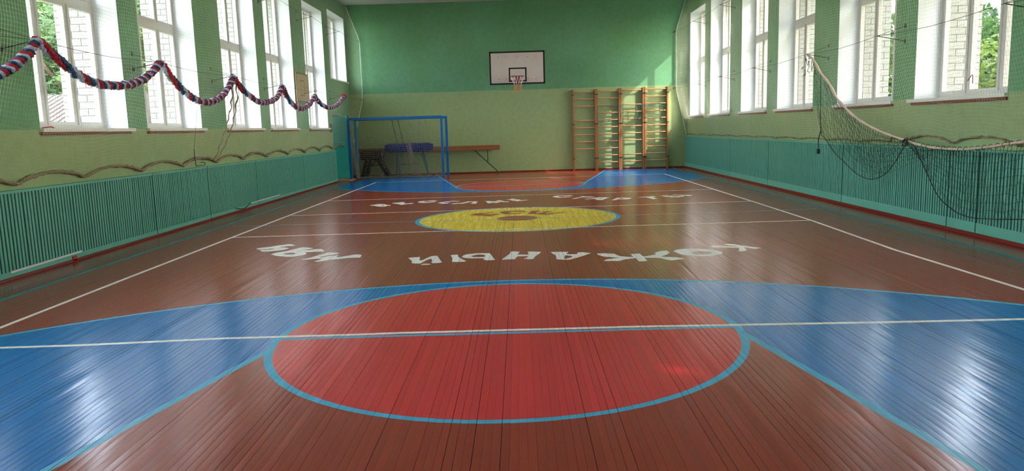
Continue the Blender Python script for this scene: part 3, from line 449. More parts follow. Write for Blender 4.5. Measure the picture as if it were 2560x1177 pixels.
# ---------------------------------------------------------------- doorway with opened leaf, skirting
dr = thing('door_1', (XL, DOOR[1], 0), 'turquoise door leaf standing open in the left wall doorway near the corner', 'door', kind='structure')
MB().box(-6.34, -5.735, 25.262, 25.298, 0.05, 2.13).build('leaf', M['door'], dr, bevel=0.004)
MB().box(-5.735, -5.70, 25.27, 25.31, 0.0, 2.13).build('shade_strip', M['jamb'], dr)  # dark strip stands in for the shade at the leaf's free edge
MB().box(-6.38, -6.0, DOOR[0]-0.02, DOOR[0]+0.03, 0, DOOR[2]).box(-6.38, -6.0, DOOR[0], DOOR[1], DOOR[2]-0.04, DOOR[2]).build('frame', M['jamb'], dr)
MB().box(-6.42, -6.38, DOOR[0]-0.1, DOOR[1]+0.1, -0.05, DOOR[2]+0.1).build('recess_back', M['jamb'], dr)
MB().box(-6.38, -5.55, DOOR[0]+0.35, 25.24, 0.001, 0.028).build('threshold', M['pink'], dr, bevel=0.003)
MB().box(-5.75, -5.70, 25.25, 25.262, 0.98, 1.08).build('door_handle', M['steel'], dr)
tag(MB().box(XL, PXL+0.02, YN, 24.02, 0, 0.035).build('baseboard_left', M['plinth'], bevel=0.004), 'dark red skirting strip at the foot of the left radiator covers', 'baseboard', kind='structure')
tag(MB().box(PXR-0.02, XR, YN, YF-0.03, 0, 0.05).build('baseboard_right', M['plinth'], bevel=0.004), 'dark red skirting strip at the foot of the right radiator covers', 'baseboard', kind='structure')
tag(MB().box(XL, XR, YF-0.025, YF, 0, 0.05).build('baseboard_far', M['plinth']), 'dark red skirting strip along the far wall', 'baseboard', kind='structure')
# ---------------------------------------------------------------- slatted radiator covers
def cover(side, y0, y1, label, gather):
    L = side < 0; xf = PXL if L else PXR; xw = XL if L else XR; zt = 1.016 if L else 1.121; zb0, zb1 = (0.036, 0.10) if L else (0.051, 0.18)
    T_ = thing('radiator_cover', (xw, (y0+y1)/2, 0.04), label, 'radiator cover', 'slatted teal radiator covers along the %s wall' % ('left' if L else 'right'))
    MB().box(xf+side*0.02, xf-side*0.012, y0, y1, zt-0.03, zt).box(xf, xw, y0, y1, zt-0.012, zt).build('top_rail', M['teal'], T_)
    MB().box(xf+side*0.012, xf-side*0.004, y0, y1, zb0, zb1).build('bottom_board', M['teal'], T_)
    MB().box(xf+side*0.045, xf+side*0.055, y0+0.01, y1-0.01, zb0, zt-0.02).build('backing', M['teal_dark'], T_)
    p = 0.0605; k = int((y1-y0-0.03)/p); st = (y1-y0)/k
    wv = 0.036; me = MB().box(0, side*0.012, -wv/2, wv/2, zb1-0.002, zt-0.028).mesh('slat', M['teal'])
    if gather:
        b = MB()
        for i in range(k): b.box(xf, xf+side*0.012, y0+st*(i+0.5)-wv/2, y0+st*(i+0.5)+wv/2, zb1-0.002, zt-0.028)
        o = b.build('slats', M['teal'], T_); o['kind'] = 'stuff'
    else:
        for i in range(k):
            o = bpy.data.objects.new('slat', me); COL.objects.link(o); o.parent = T_; o.matrix_parent_inverse = Matrix.Translation(T_.location).inverted()
            o.location = (xf+random.uniform(-0.001, 0.001), y0+st*(i+0.5)+random.uniform(-0.003, 0.003), 0); o.rotation_euler = (random.gauss(0, 0.0012), 0, random.gauss(0, 0.02))
    return T_
secL = [YN, 3.6, 7.6, 11.88, 14.01, 16.62, 20.3, 24.02]; secR = [YN, 3.6, 7.2, 9.62, 10.28, 13.67, 17.76, 20.97, YF-0.03]
for s, sec in ((-1, secL), (1, secR)):
    m_ = len(sec)-2
    for i in range(len(sec)-1):
        cover(s, sec[i]+0.012, sec[i+1]-0.012, 'teal slatted radiator cover on the %s wall, %s section from the far end' % ('left' if s < 0 else 'right', ORD[m_-i]), i < 2)
# ---------------------------------------------------------------- safety nets over the windows
BR_L = [5.9, 8.81, 11.80, 14.79, 17.82, 20.85, 24.0]; BR_R = [5.9, 8.81, 11.85, 14.70, 18.04, 21.02, 24.17]
def net_profile(side, hemz):
    xw = abs(XL if side < 0 else XR); tip = xw-0.42
    zl = 2.73 if side < 0 else 2.80
    def P(y, s):
        """s 0 at the ceiling .. 1 at the hem; near the far wall the net tapers to the cable anchors"""
        k = min(max((y-24.1)/(YF-24.1), 0), 1); ta = lerp(tip, 5.46 if side < 0 else 5.54, k)
        hz = hemz(y)
        ztop = ZC-0.02; S = [0, 0.25, 0.68, 1.0]; Xs = [xw-0.06, ta, ta, xw-0.06]; Z = [ztop, 4.71-0.03*math.sin((y % 3)*2), zl-0.02, hz]
        return np.interp(s, S, Xs), np.interp(s, S, Z)
    return P
def hem_L(y):
    c = [2.6, 4.1, 5.7, 7.2, 8.71, 10.11, 11.64, 13.10, 14.6, 16.05, 17.48, 19.17, 20.67, 22.22, 23.8, 25.4, 26.8]
    j = int(np.searchsorted(c, y)); j = min(max(j, 1), len(c)-1); t = (y-c[j-1])/(c[j]-c[j-1])
    return 1.073+0.11*(1-abs(2*t-1)**2.2)
def hem_R(y):
    c = [2.6, 4.2, 5.9, 7.4, 8.99, 10.36, 11.65, 13.2, 14.6, 16.0, 17.5, 19.0, 20.6, 22.1, 23.5, 25.0, 26.8]
    j = int(np.searchsorted(c, y)); j = min(max(j, 1), len(c)-1); t = (y-c[j-1])/(c[j]-c[j-1])
    a = 0.10 if y < 12 else 0.028
    return 1.16+(0.02 if y < 12 else 0)+a*(1-abs(2*t-1)**2.2)
def string_mesh(polys, r, off):
    """thin triangular strings along many polylines at once"""
    vs, fs = [], []; k = 0
    for P in polys:
        P = np.asarray(P); n = len(P)
        for o in off: vs.append(P+np.array(o)*r)
        q = np.arange(n-1); m = len(off)
        for a in range(m):
            b = (a+1) % m; fs.append(np.stack([k+a*n+q, k+a*n+q+1, k+b*n+q+1, k+b*n+q], 1))
        k += m*n
    return np.vstack(vs), np.vstack(fs)
def strings(name, groups, m, parent, kind='stuff'):
    V_, F_ = [], []; k = 0
    for polys, r, off in groups:
        v, f = string_mesh(polys, r, off); V_.append(v); F_.append(f+k); k += len(v)
    v = np.vstack(V_); f = np.vstack(F_)
    me = bpy.data.meshes.new(name); me.vertices.add(len(v)); me.vertices.foreach_set('co', v.ravel().astype('f4'))
    me.loops.add(f.size); me.loops.foreach_set('vertex_index', f.ravel().astype('i4')); me.polygons.add(len(f))
    me.polygons.foreach_set('loop_start', np.arange(0, f.size, 4).astype('i4')); me.update(calc_edges=True); me.validate()
    me.materials.append(m); o = link(name, me, parent)
    if kind: o['kind'] = kind
    return o
OFFX = [(1, 0, 0), (-0.5, 0, 0.87), (-0.5, 0, -0.87)]; OFFZ = [(1, 0, 0), (-0.5, 0.87, 0), (-0.5, -0.87, 0)]
def safety_net(side):
    hem = hem_L if side < 0 else hem_R; P = net_profile(side, hem)
    nm = 'left' if side < 0 else 'right'
    root = thing('safety_net', (side*5.9, 13.0, 1.1), 'cream %s-wall protective netting hanging on steel cables over the windows' % nm, 'safety net')
    ys = np.arange(1.0, YF-0.06, 0.048); ss = np.linspace(0, 1, 15); vert = []; wob = rng.normal(0, 0.004, (len(ys), len(ss)))
    for i, y in enumerate(ys):
        pl = []
        for j, s in enumerate(ss):
            lean = 0.16*max(0, s-0.66)/0.34*math.sin(y*2.1) + 0.02*math.sin(s*9+y*3)
            yy = min(y+lean+wob[i, j], YF-0.05); x, z = P(yy, s); pl.append((side*(x+0.012*math.sin(y*1.3+s*11)), yy, z))
        vert.append(pl)
    hor = []; yh = np.arange(1.0, YF-0.05, 0.30)
    for s in np.linspace(0, 1, 97):
        pl = []
        for y in yh:
            x, z = P(y, s); pl.append((side*(x+0.012*math.sin(y*1.3+s*11)), y, z+0.012*math.sin(y*2.05+s*5)+0.006*math.sin(y*7)))
        hor.append(pl)
    strings('mesh', [(vert, 0.0011, OFFZ), (hor, 0.0011, OFFX)], M['net'], root)
    # gathered hem rope
    yy = np.arange(1.0, YF-0.08, 0.07); hp = []
    for y in yy: hp.append((side*(abs(XL if side < 0 else XR)-0.045), y, hem(y)+random.uniform(-0.006, 0.006)))
    b = MB()
    rr = [0.022*random.uniform(0.65, 1.35) if side < 0 else 0.012*random.uniform(0.6, 1.4) for _ in hp]
    b.tube(hp, rr, 6)
    b.tube([(p[0]-side*0.012, p[1], p[2]+0.012*math.sin(p[1]*30)) for p in hp], [q*0.6 for q in rr], 5)
    b.build('hem_rope', M['hem'], root, smooth=True)
    # pale selvedge at the far end
    e = MB(); q = [(side*P(YF-0.07, s)[0], YF-0.07, P(YF-0.07, s)[1]) for s in np.linspace(0, 1, 24)]
    e.tube(q, [0.009+0.004*(i % 2) for i in range(24)], 5); e.build('selvedge', M['cotton'], root)
    # steel cables
    tips = BR_L if side < 0 else BR_R; xt = side*(abs(XL if side < 0 else XR)-0.42)
    for z in (2.73 if side < 0 else 2.80, 4.71):
        c_ = MB(); ya = [1.0]+tips+[YF-0.01]; pl = []
        for a, b2 in zip(ya[:-1], ya[1:]):
            for t in np.linspace(0, 1, 5)[:-1]: pl.append((xt if b2 < 26 else lerp(xt, side*5.5, t), lerp(a, b2, t), z-0.05*math.sin(math.pi*t)))
        pl.append((side*5.5, YF-0.01, z)); c_.tube(pl, 0.0032, 5); c_.build('cable', M['cable'], root)
    # cable anchors on the end wall
    a = MB()
    for z in (2.73 if side < 0 else 2.80, 4.71): a.tube([(side*5.5, YF-0.16, z), (side*5.47, YF, z-0.03)], [0.008, 0.014], 6)
    a.build('anchor_hook', M['steel'], root)
    return root
netL = safety_net(-1); netR = safety_net(1)
def bracket(side, y, z, label, grp):
    xw = XL if side < 0 else XR; xt = xw-side*0.42
    t = thing('net_bracket', (xw, y, z), label, 'bracket', grp)
    MB().tube([(xw, y-0.02, z-0.09), (xt, y, z)], 0.0065, 6).build('arm', M['steel'], t)
    MB().tube([(xw, y-0.02, z+0.14), (xt, y, z)], 0.0035, 5).build('stay_wire', M['cable'], t)
    MB().box(xw, xw-side*0.010, y-0.035, y-0.005, z-0.13, z-0.06).build('wall_plate', M['steel'], t); MB().box(xw, xw-side*0.010, y-0.035, y-0.005, z+0.11, z+0.17).build('stay_plate', M['steel'], t)
for side, tips in ((-1, BR_L), (1, BR_R)):
    for lv, z in (('low', 2.73 if side < 0 else 2.80), ('high', 4.71)):
        for i, y in enumerate(tips):
            bracket(side, y, z, '%s steel net bracket on the %s wall, %s from the far corner' % (lv, 'left' if side < 0 else 'right', ORD[len(tips)-1-i]), 'steel net brackets on the %s wall' % ('left' if side < 0 else 'right'))
# ---------------------------------------------------------------- tinsel garland in three colours
def garland():
    G = smooth_path([(-5.515, 5.9, 2.72), (-5.52, 6.3, 2.45), (-5.52, 7.0, 2.22), (-5.52, 7.7, 2.20)]+[tuple(p) for p in GARL], 900)
    root = thing('garland', (-5.52, 15.0, 2.4), 'red, white and blue twisted tinsel garland hung in swags along the left netting', 'garland')
    d = np.r_[0, np.cumsum(np.linalg.norm(np.diff(G, axis=0), axis=1))]; T_ = np.gradient(G, axis=0); T_ /= np.linalg.norm(T_, axis=1)[:, None]
    up = np.array([1.0, 0, 0]); U = up-T_*(T_@up)[:, None]; U /= np.linalg.norm(U, axis=1)[:, None]; Vv = np.cross(T_, U)
    # twist rate: loose just after each hook, tight towards the next
    peaks = [5.9, 8.81, 11.80, 14.79, 17.82, 20.85, 24.0]; ph = np.zeros(len(G))
    for i in range(1, len(G)):
        y = G[i, 1]; j = max([q for q in range(len(peaks)) if peaks[q] <= y+1e-6] or [0]); a = peaks[j]; b = peaks[min(j+1, len(peaks)-1)]
        t = (y-a)/max(b-a, 0.1); rate = lerp(5, 38, min(max((t-0.12)/0.5, 0), 1)); ph[i] = ph[i-1]+rate*(d[i]-d[i-1])
    for k, nm in enumerate(('red_strand', 'white_strand', 'blue_strand')):
        a = ph+k*2*math.pi/3; rad = 0.024; C_ = G+U*np.cos(a)[:, None]*rad+Vv*np.sin(a)[:, None]*rad
        n = 8; vs_, fs = [], []
        for i in range(len(C_)):
            big = 0.031+0.010*((i % 3) == 0)
            for j in range(n):
                an = 2*math.pi*j/n; r = big*random.uniform(0.75, 1.25)
                vs_.append(tuple(C_[i]+U[i]*math.cos(an)*r+Vv[i]*math.sin(an)*r))
        for i in range(len(C_)-1):
            for j in range(n): fs.append((i*n+j, i*n+(j+1) % n, (i+1)*n+(j+1) % n, (i+1)*n+j))
        # loose frills
        for _ in range(1100):
            i = random.randrange(2, len(C_)-2); p = C_[i]; dr = np.array([random.gauss(0, 1) for _ in range(3)]); dr /= np.linalg.norm(dr); w_ = np.cross(dr, T_[i])*0.006
            q0 = p+dr*0.02; q1 = p+dr*random.uniform(0.042, 0.058)+T_[i]*random.uniform(-0.02, 0.02); b0 = len(vs_)
            vs_ += [tuple(q0-w_), tuple(q0+w_), tuple(q1+w_*0.5), tuple(q1-w_*0.5)]; fs.append((b0, b0+1, b0+2, b0+3))
        me = bpy.data.meshes.new(nm); me.from_pydata(vs_, [], fs); me.materials.append(M[('t_red', 't_white', 't_blue')[k]]); me.update(); link(nm, me, root)
    # knotted end
    b = MB(); e = G[-1]
    for i in range(5):
        q = [e+np.array([math.cos(u)*0.05, 0, math.sin(u)*0.06])*(0.5+0.2*i)+np.array([0, 0.01*i, 0.01*i-0.02]) for u in np.linspace(0, 6.2, 9)]
        b.tube(q, 0.026, 5, closed=True)
    b.build('end_knot', M['t_red'], root)
garland()
# ---------------------------------------------------------------- hanging net rope on the left wall
nr_ = thing('gathered_net_rope', (-5.6, 15.0, 1.1), 'twisted brown net ropes hanging from a bracket before the left windows', 'rope')
for k, pts in enumerate(([(-5.56, 14.85, 2.66), (-5.57, 14.7, 2.2), (-5.6, 14.45, 1.8), (-5.66, 14.2, 1.4), (-5.72, 14.02, 1.14)], [(-5.55, 14.95, 2.66), (-5.56, 15.0, 2.35), (-5.58, 14.85, 2.0), (-5.6, 14.6, 1.65), (-5.68, 14.25, 1.25), (-5.72, 14.02, 1.14)])):
    q = smooth_path(pts, 40); q = [p+np.array([0.012*math.sin(i*1.1), 0.016*math.cos(i*0.9), 0]) for i, p in enumerate(q)]
    MB().tube(q, [0.012*random.uniform(0.6, 1.4) for _ in q], 5).build('rope', M['hem' if k == 0 else 'hem_old'], nr_)
hk = thing('wall_hook', (-5.86, 13.85, 1.06), 'small black wire hook above the left radiator cover under the hanging rope', 'hook')
MB().tube(smooth_path([(-5.84, 13.45, 1.35), (-5.84, 13.47, 1.07), (-5.84, 13.55, 1.05), (-5.84, 13.85, 1.055), (-5.84, 13.84, 1.10), (-5.84, 13.7, 1.10)], 24), 0.006, 5).build('wire', M['black'], hk)
MB().tube([(-5.6, 13.5, 2.75), (-5.75, 13.46, 1.9), (-5.84, 13.45, 1.35)], 0.003, 4).build('cord', M['green'], hk)
# ---------------------------------------------------------------- slack volleyball net, right side
def slack_net():
    root = thing('volleyball_net', (5.5, 11.0, 1.0), 'slack black volleyball net with faded cream top tape drooping along the right wall', 'net')
    tp = smooth_path(TAPE, 120); tp = np.array(tp)
    b = MB(); b.tube([(p[0], p[1], p[2]) for p in tp], [0.024+0.005*math.sin(i*0.9) for i in range(len(tp))], 8, r2=0.6); b.build('tape', M['tape'], root, smooth=True)
    TA = np.array(TAPE); yk = TA[9][1]; t1 = tp[(tp[:, 1] > yk)]; t2 = tp[tp[:, 1] <= yk+0.02]
    t1 = t1[6:]
    c1 = np.array(smooth_path(CORD1[1:], 60)); c2 = np.array(smooth_path(CORD2, 80))
    b = MB(); b.tube(smooth_path(CORD1, 70), 0.0065, 5); b.tube([tuple(p) for p in c2], 0.0065, 5); b.tube(smooth_path(TAIL, 12), 0.009, 5)
    te = TAIL[-1]; b.box(te[0]-0.02, te[0]+0.02, te[1]-0.03, te[1]+0.03, te[2]-0.09, te[2]+0.0); b.build('bottom_cord', M['vnet'], root)
    def sheet(top, bot, nu, nv, bulge, seed, r=0.0024, px=0.0):
        rg = np.random.default_rng(seed); A = resample(top, nu); B = resample(bot, nu); G = np.zeros((nu, nv, 3))
        for j in range(nv):
            t = j/(nv-1); G[:, j] = A*(1-t)+B*t
            G[:, j, 0] += -bulge*math.sin(math.pi*t)*np.sin(np.linspace(0, math.pi*2.3, nu)+seed)+px
        G[:, 1:-1] += rg.normal(0, 0.010, (nu, nv-2, 3))*[0.6, 1, 1]
        return [(list(G[i]) if True else None) for i in range(nu)], [list(G[:, j]) for j in range(1, nv)], r
    gr = []
    for top, bot, nu, nv, bu, sd in ((t1, c1, 36, 10, 0.05, 1), (t2, c2, 44, 10, 0.06, 2), (t1[len(t1)//4:], np.array(smooth_path(FLAP, 40)), 34, 9, 0.08, 3)):
        a, h, r = sheet(top, bot, nu, nv, bu, sd)
        gr += [(a, r, OFFZ), (h, r, OFFX)]
    strings('mesh', gr, M['vnet'], root)
    # lacing wound round the tape beyond the knot
    l = MB(); idx = [i for i in range(len(tp)) if tp[i, 1] < yk][::2]
    for i in idx:
        p = tp[i]; l.tube([(p[0]+0.022*math.cos(u), p[1]+0.03*(u/6.3)-0.015, p[2]+0.032*math.sin(u)) for u in np.linspace(0, 6.0, 9)], 0.003, 4)
    l.build('lacing', M['vnet'], root)
    k = TA[9]; kn = MB()
    for a in range(5): kn.tube([(k[0]-0.02+0.02*math.cos(u+a), k[1]+0.05*math.cos(u)*0.6+0.02*a-0.04, k[2]+0.05*math.sin(u)-0.01*a) for u in np.linspace(0, 6, 8)], 0.006, 4)
    kn.build('knot', M['vnet'], root)
    top = MB(); top.tube([(5.55, 14.70, 2.80), tuple(TA[0])], 0.006, 5); top.build('lashing', M['hem'], root)
    rg2 = MB()
    for _ in range(16):
        y = random.uniform(14.2, 15.0); z = random.uniform(2.35, 2.7); rg2.tube([(5.56, y, z), (5.55, y+random.uniform(-.1, .1), z+random.uniform(-.08, .08)), (5.55, y+random.uniform(-.1, .1), z-random.uniform(0, .15))], 0.005, 4)
    rg2.build('loose_ends', M['vnet'], root)
slack_net()
# ---------------------------------------------------------------- basketball backboard
bb = thing('basketball_backboard', (0, YF, 2.7), 'white basketball backboard with black border and red hoop on the far wall', 'basketball hoop')
BY = 24.8; bx0, bx1, bz0, bz1 = -0.895, 0.905, 2.965, 4.022
MB().box(bx0, bx1, BY, BY+0.03, bz0, bz1).build('panel', M['board'], bb)
o = MB()
for q in ((bx0, bx1, bz0, bz0+0.05), (bx0, bx1, bz1-0.05, bz1), (bx0, bx0+0.05, bz0, bz1), (bx1-0.05, bx1, bz0, bz1)): o.box(q[0], q[1], BY-0.003, BY+0.001, q[2], q[3])
o.build('border', M['black'], bb)
o = MB(); ix0, ix1, iz0, iz1 = -0.272, 0.305, 3.05, 3.50
for q in ((ix0, ix1, iz0, iz0+0.045), (ix0, ix1, iz1-0.045, iz1), (ix0, ix0+0.045, iz0, iz1), (ix1-0.045, ix1, iz0, iz1)): o.box(q[0], q[1], BY-0.003, BY+0.001, q[2], q[3])
o.build('inner_rectangle', M['black'], bb)
o = MB()
for x in (-0.6, -0.35, 0.0, 0.35, 0.62):
    for z in (3.84, 3.14):
        if abs(x) > 0.3 or z > 3.5: o.tube([(x, BY-0.008, z), (x, BY, z)], 0.011, 8)
o.build('bolts', M['steel'], bb)
hz, hy, hr = 3.195, BY-0.40, 0.225
MB().tube([(0.01+hr*math.cos(a), hy+hr*math.sin(a), hz) for a in np.linspace(0, 2*math.pi, 33)[:-1]], 0.011, 8, closed=True).build('rim', M['rim'], bb, smooth=True)
o = MB().box(-0.055, 0.075, BY-0.16, BY, hz-0.19, hz+0.01).bar((0.01, hy+hr, hz), (0.01, BY, hz), 0.1, 0.012); o.build('rim_bracket', M['rim'], bb, bevel=0.004)
o = MB(); nn = 12; r1, z1 = 0.125, 2.955
for k in range(nn):
    a = 2*math.pi*k/nn
    for s in (-1, 1):
        o.tube([(0.01+lerp(hr, r1, t)*math.cos(a+s*t*math.pi/nn), hy+lerp(hr, r1, t)*math.sin(a+s*t*math.pi/nn), lerp(hz, z1, t)-0.0) for t in (0, .33, .66, 1)], 0.0055, 4)
o.build('net', M['cotton'], bb)
o = MB(); 
for j in range(4):
    for k in range(nn):
        for s in (0, 1):
            a = 2*math.pi*(k+0.5*(j % 2)+0.5)/nn; b2 = a+(1 if s else -1)*math.pi/nn; za, zb = z1-j*0.06, z1-(j+1)*0.06
            o.tube([(0.01+r1*math.cos(a), hy+r1*math.sin(a), za), (0.01+0.12*math.cos(b2), hy+0.12*math.sin(b2), zb)], 0.006, 4)
o.build('net_skirt', M['orange'], bb)
o = MB()
for x in (-0.55, 0.55):
    for z in (3.2, 3.8): o.bar((x, BY+0.03, z), (x*0.8, YF, z), 0.05)
    o.bar((x, BY+0.05, 3.0), (x, BY+0.05, 3.95), 0.05); o.bar((x, BY+0.05, 3.2), (x*0.8, YF, 3.8), 0.04)
o.build('support_frame', M['steel'], bb)
# small plywood training board, left wall
tb = thing('training_board', (XL, 20.8, 2.43), 'tan plywood training board with painted rectangle on the left wall pier', 'board')
MB().box(XL+0.05, XL+0.03, 20.26, 21.38, 2.43, 3.21).build('panel', M['ply'], tb)
o = MB(); xx = XL+0.053
for q in ((20.26, 21.38, 3.18, 3.21), (20.26, 21.38, 2.43, 2.455), (20.26, 20.29, 2.43, 3.21), (21.35, 21.38, 2.43, 3.21)): o.box(xx, xx+0.002, *q)
for q in ((20.62, 21.0, 3.0, 3.02), (20.62, 21.0, 2.60, 2.62), (20.62, 20.64, 2.6, 3.02), (20.98, 21.0, 2.6, 3.02)): o.box(xx, xx+0.002, *q)
o.build('outline', M['black'], tb); MB().box(XL, XL+0.03, 20.4, 20.45, 2.3, 3.4).box(XL, XL+0.03, 21.2, 21.25, 2.3, 3.4).build('batten', M['ply'], tb)
# ---------------------------------------------------------------- goals
def goal(x0, x1, y, h, m_post, label, ms, mn, seed, back, light_left=False):
    t = thing('goal', ((x0+x1)/2, y, 0), label, 'goal', None); s = 0.08
    MB().box(x0, x0+s, y, y+s, 0, h-s).build('post', M['goal2'] if light_left else M[ms], t, bevel=0.004)
    MB().box(x1-s, x1, y, y+s, 0, h-s).build('post', M[ms], t, bevel=0.004)
    MB().box(x0, x1, y, y+s, h-s, h).build('crossbar', M[ms], t, bevel=0.004)
    o = MB()
    for x in (x0+0.04, x1-0.04): o.tube([(x, y+s, h-0.05), (x, y+s+back*0.6, h-0.25), (x, y+s+back, 0.02)], 0.012, 6); o.tube([(x, y+s, 0.02), (x, y+s+back, 0.02)], 0.012, 6)
    o.tube([(x0+0.04, y+s+back, 0.02), (x1-0.04, y+s+back, 0.02)], 0.012, 6); o.build('back_frame', M['grey'], t)
    rg = np.random.default_rng(seed); nu, nv = int((x1-x0-0.1)/0.075), 27; G = np.zeros((nu, nv, 3)); U_ = np.linspace(x0+0.06, x1-0.06, nu)
    for j in range(nv):
        v = j/(nv-1); G[:, j, 0] = U_+0.04*np.sin(U_*5+v*6+seed)*v; G[:, j, 1] = y+s+back*(0.15+0.8*v**1.2)+0.04*np.sin(U_*7+v*3)*v; G[:, j, 2] = (h-s)*(1-v**0.92)+0.015+0.05*np.sin(U_*3+seed)*math.sin(v*math.pi)
    G[:, 2:] += rg.normal(0, 0.009, (nu, nv-2, 3)); G[:, :, 2] = np.maximum(G[:, :, 2], 0.012)
    A = []
    for i in range(nu):
        j0 = int(rg.choice([0, 0, 0, 2, 3])); A.append(list(G[i, j0:]))
    H_ = [list(G[:, j]) for j in range(6 if seed == 1 else 9, nv)]
    strings('net', [(A, 0.0028, OFFZ), (H_, 0.0034, OFFX)], mn, t)
    return t
gA_ = goal(-5.70, -2.52, 25.02, 2.045, 'goal', 'front blue goal with square posts and torn cream net in the far corner', 'goal', M['gnet2'], 1, 0.25)
goal(-5.56, -2.40, 25.42, 2.03, 'goal', 'second blue goal pushed close behind the front one, worn light left post', 'goal', M['gnet'], 5, 0.28, True)
# torn strands, gathered heap of netting
gb = MB()
for x, z, l in ((-5.1, 1.9, .22), (-4.95, 1.88, .3), (-4.25, 1.9, .3), (-3.65, 1.9, .25), (-3.6, 1.85, .2), (-3.3, 1.9, .15), (-3.1, 1.92, .2)):
    gb.tube([(x, 25.13, z), (x+0.03, 25.15, z-l*0.5), (x+random.uniform(-.05, .09), 25.16, z-l)], 0.009, 4)
for k in range(18):
    x = -3.55+random.gauss(0, 0.05); gb.tube([(x-0.15, 25.2, 1.2+random.uniform(-.1, .1)), (x-0.1+random.gauss(0, .05), 25.24, 0.85), (x+random.gauss(0, .08), 25.28, 0.5), (x+0.1+random.gauss(0, .1), 25.3, 0.08)], 0.0045, 4)
for k in range(60):
    x = random.uniform(-5.45, -2.6); gb.tube([(x, 25.15+random.uniform(0, .2), 0.02), (x+random.uniform(-.2, .2), 25.2, random.uniform(.03, .12)), (x+random.uniform(-.35, .35), 25.2, 0.02)], 0.005, 4)
for k in range(14):
    gb.tube([(-5.60+random.gauss(0, .012), 25.12, 1.95-0.05*k), (-5.57+random.gauss(0, .015), 25.14, 1.2), (-5.50+random.gauss(0, .025), 25.15, 0.55), (-5.45+random.gauss(0, .03), 25.14, 0.02)], 0.007, 4)
so_ = gb.build('torn_netting', M['gnet2'], gA_); so_['kind'] = 'stuff'
# ---------------------------------------------------------------- beam, horse, buck
be = thing('balance_beam', (-3.2, 26.5, 0), 'long brown timber balance beam on green folding legs against the far wall', 'balance beam')
MB().box(-5.70, -0.68, 26.44, 26.55, 0.825, 0.99).build('beam', M['beam'], be, bevel=0.006)
for s, xf_, xa_, xv in ((1, -0.74, -1.58, -1.12), (-1, -5.60, -4.8, -5.25)):
    MB().bar((xa_, 26.5, 0.82), (xf_, 26.5, 0.02), 0.04).build('leg', M['green'], be)
    MB().bar((xv, 26.5, 0.82), (xv, 26.5, 0.40), 0.035).build('strut', M['green'], be)
    MB().bar((xf_, 26.36, 0.02), (xf_, 26.62, 0.02), 0.05).build('foot', M['green'], be)
def horse(x0, x1, y, z0, z1, w_, mb, label, nm, mleg, legs, name, lw_=0.055):
    t = thing(name, ((x0+x1)/2, y, 0), label, nm)
    b = MB(); n = 14; L_ = x1-x0
    for i, u in enumerate(np.linspace(0, 1, 13)):
        e = min(u, 1-u); k = min(1, 0.72+e*4); zc = (z0+z1)/2
        for j in range(n):
            a = 2*math.pi*j/n; c_, s_ = math.cos(a), math.sin(a); sc = lambda v: math.copysign(abs(v)**0.55, v)
            b.v.append((x0+u*L_, y+sc(c_)*w_/2*k, zc+sc(s_)*(z1-z0)/2*k))
    for i in range(12):
        for j in range(n): b.f.append((i*n+j, i*n+(j+1) % n, (i+1)*n+(j+1) % n, (i+1)*n+j)); b.m.append(0)
    b.f.append(tuple(range(n))[::-1]); b.m.append(0); b.f.append(tuple(12*n+j for j in range(n))); b.m.append(0)
    b.build('body', M[mb], t, smooth=False)
    o = MB()
    for x in (x0+L_*0.1, x1-L_*0.1): o.box(x-0.01, x+0.01, y-w_/2-0.004, y+w_/2+0.004, z0+0.01, z1-0.01)
    o.build('seam_strap', M['dark'], t)
    for (xt, xb, dy) in legs:
        l = MB().bar((xt, y+dy*0.4, z0+0.03), (xb, y+dy, 0.03), lw_); l.box(xb-0.05, xb+0.05, y+dy-0.04, y+dy+0.04, 0, 0.04); l.build('leg', M[mleg], t)
    MB().bar(((x0+x1)/2-0.3, y, 0.42), ((x0+x1)/2+0.3, y, 0.42), 0.03).build('cross_brace', M[mleg], t)
    return t
horse(-4.66, -2.99, 26.08, 0.835, 1.15, 0.30, 'leather', 'blue leatherette vaulting horse on splayed legs behind the goal nets', 'vaulting horse', 'grey', [(-4.2, -4.15, -0.18), (-4.25, -4.32, 0.18), (-3.4, -3.15, -0.18), (-3.35, -3.2, 0.18)], 'vaulting_horse')
horse(-5.52, -4.70, 26.08, 0.58, 0.95, 0.32, 'dark', 'black vaulting buck with splayed dark legs behind the left goal post', 'vaulting buck', 'dark', [(-5.3, -5.45, -0.18), (-5.25, -5.35, 0.18), (-4.9, -4.55, -0.18), (-4.85, -4.6, 0.18)], 'vaulting_buck', 0.13)
for x in (-4.22, -4.02): pass
rp = thing('climbing_cords', (-4.1, 26.2, 0), 'two thin dark hanging cords behind the goals against the far wall', 'cord')
MB().tube([(-4.28, 25.5, 1.96), (-4.2, 25.9, 1.16)], 0.012, 5).build('cord', M['green'], rp); MB().tube([(-4.08, 25.5, 1.96), (-3.98, 25.9, 1.16)], 0.012, 5).build('cord', M['green'], rp)
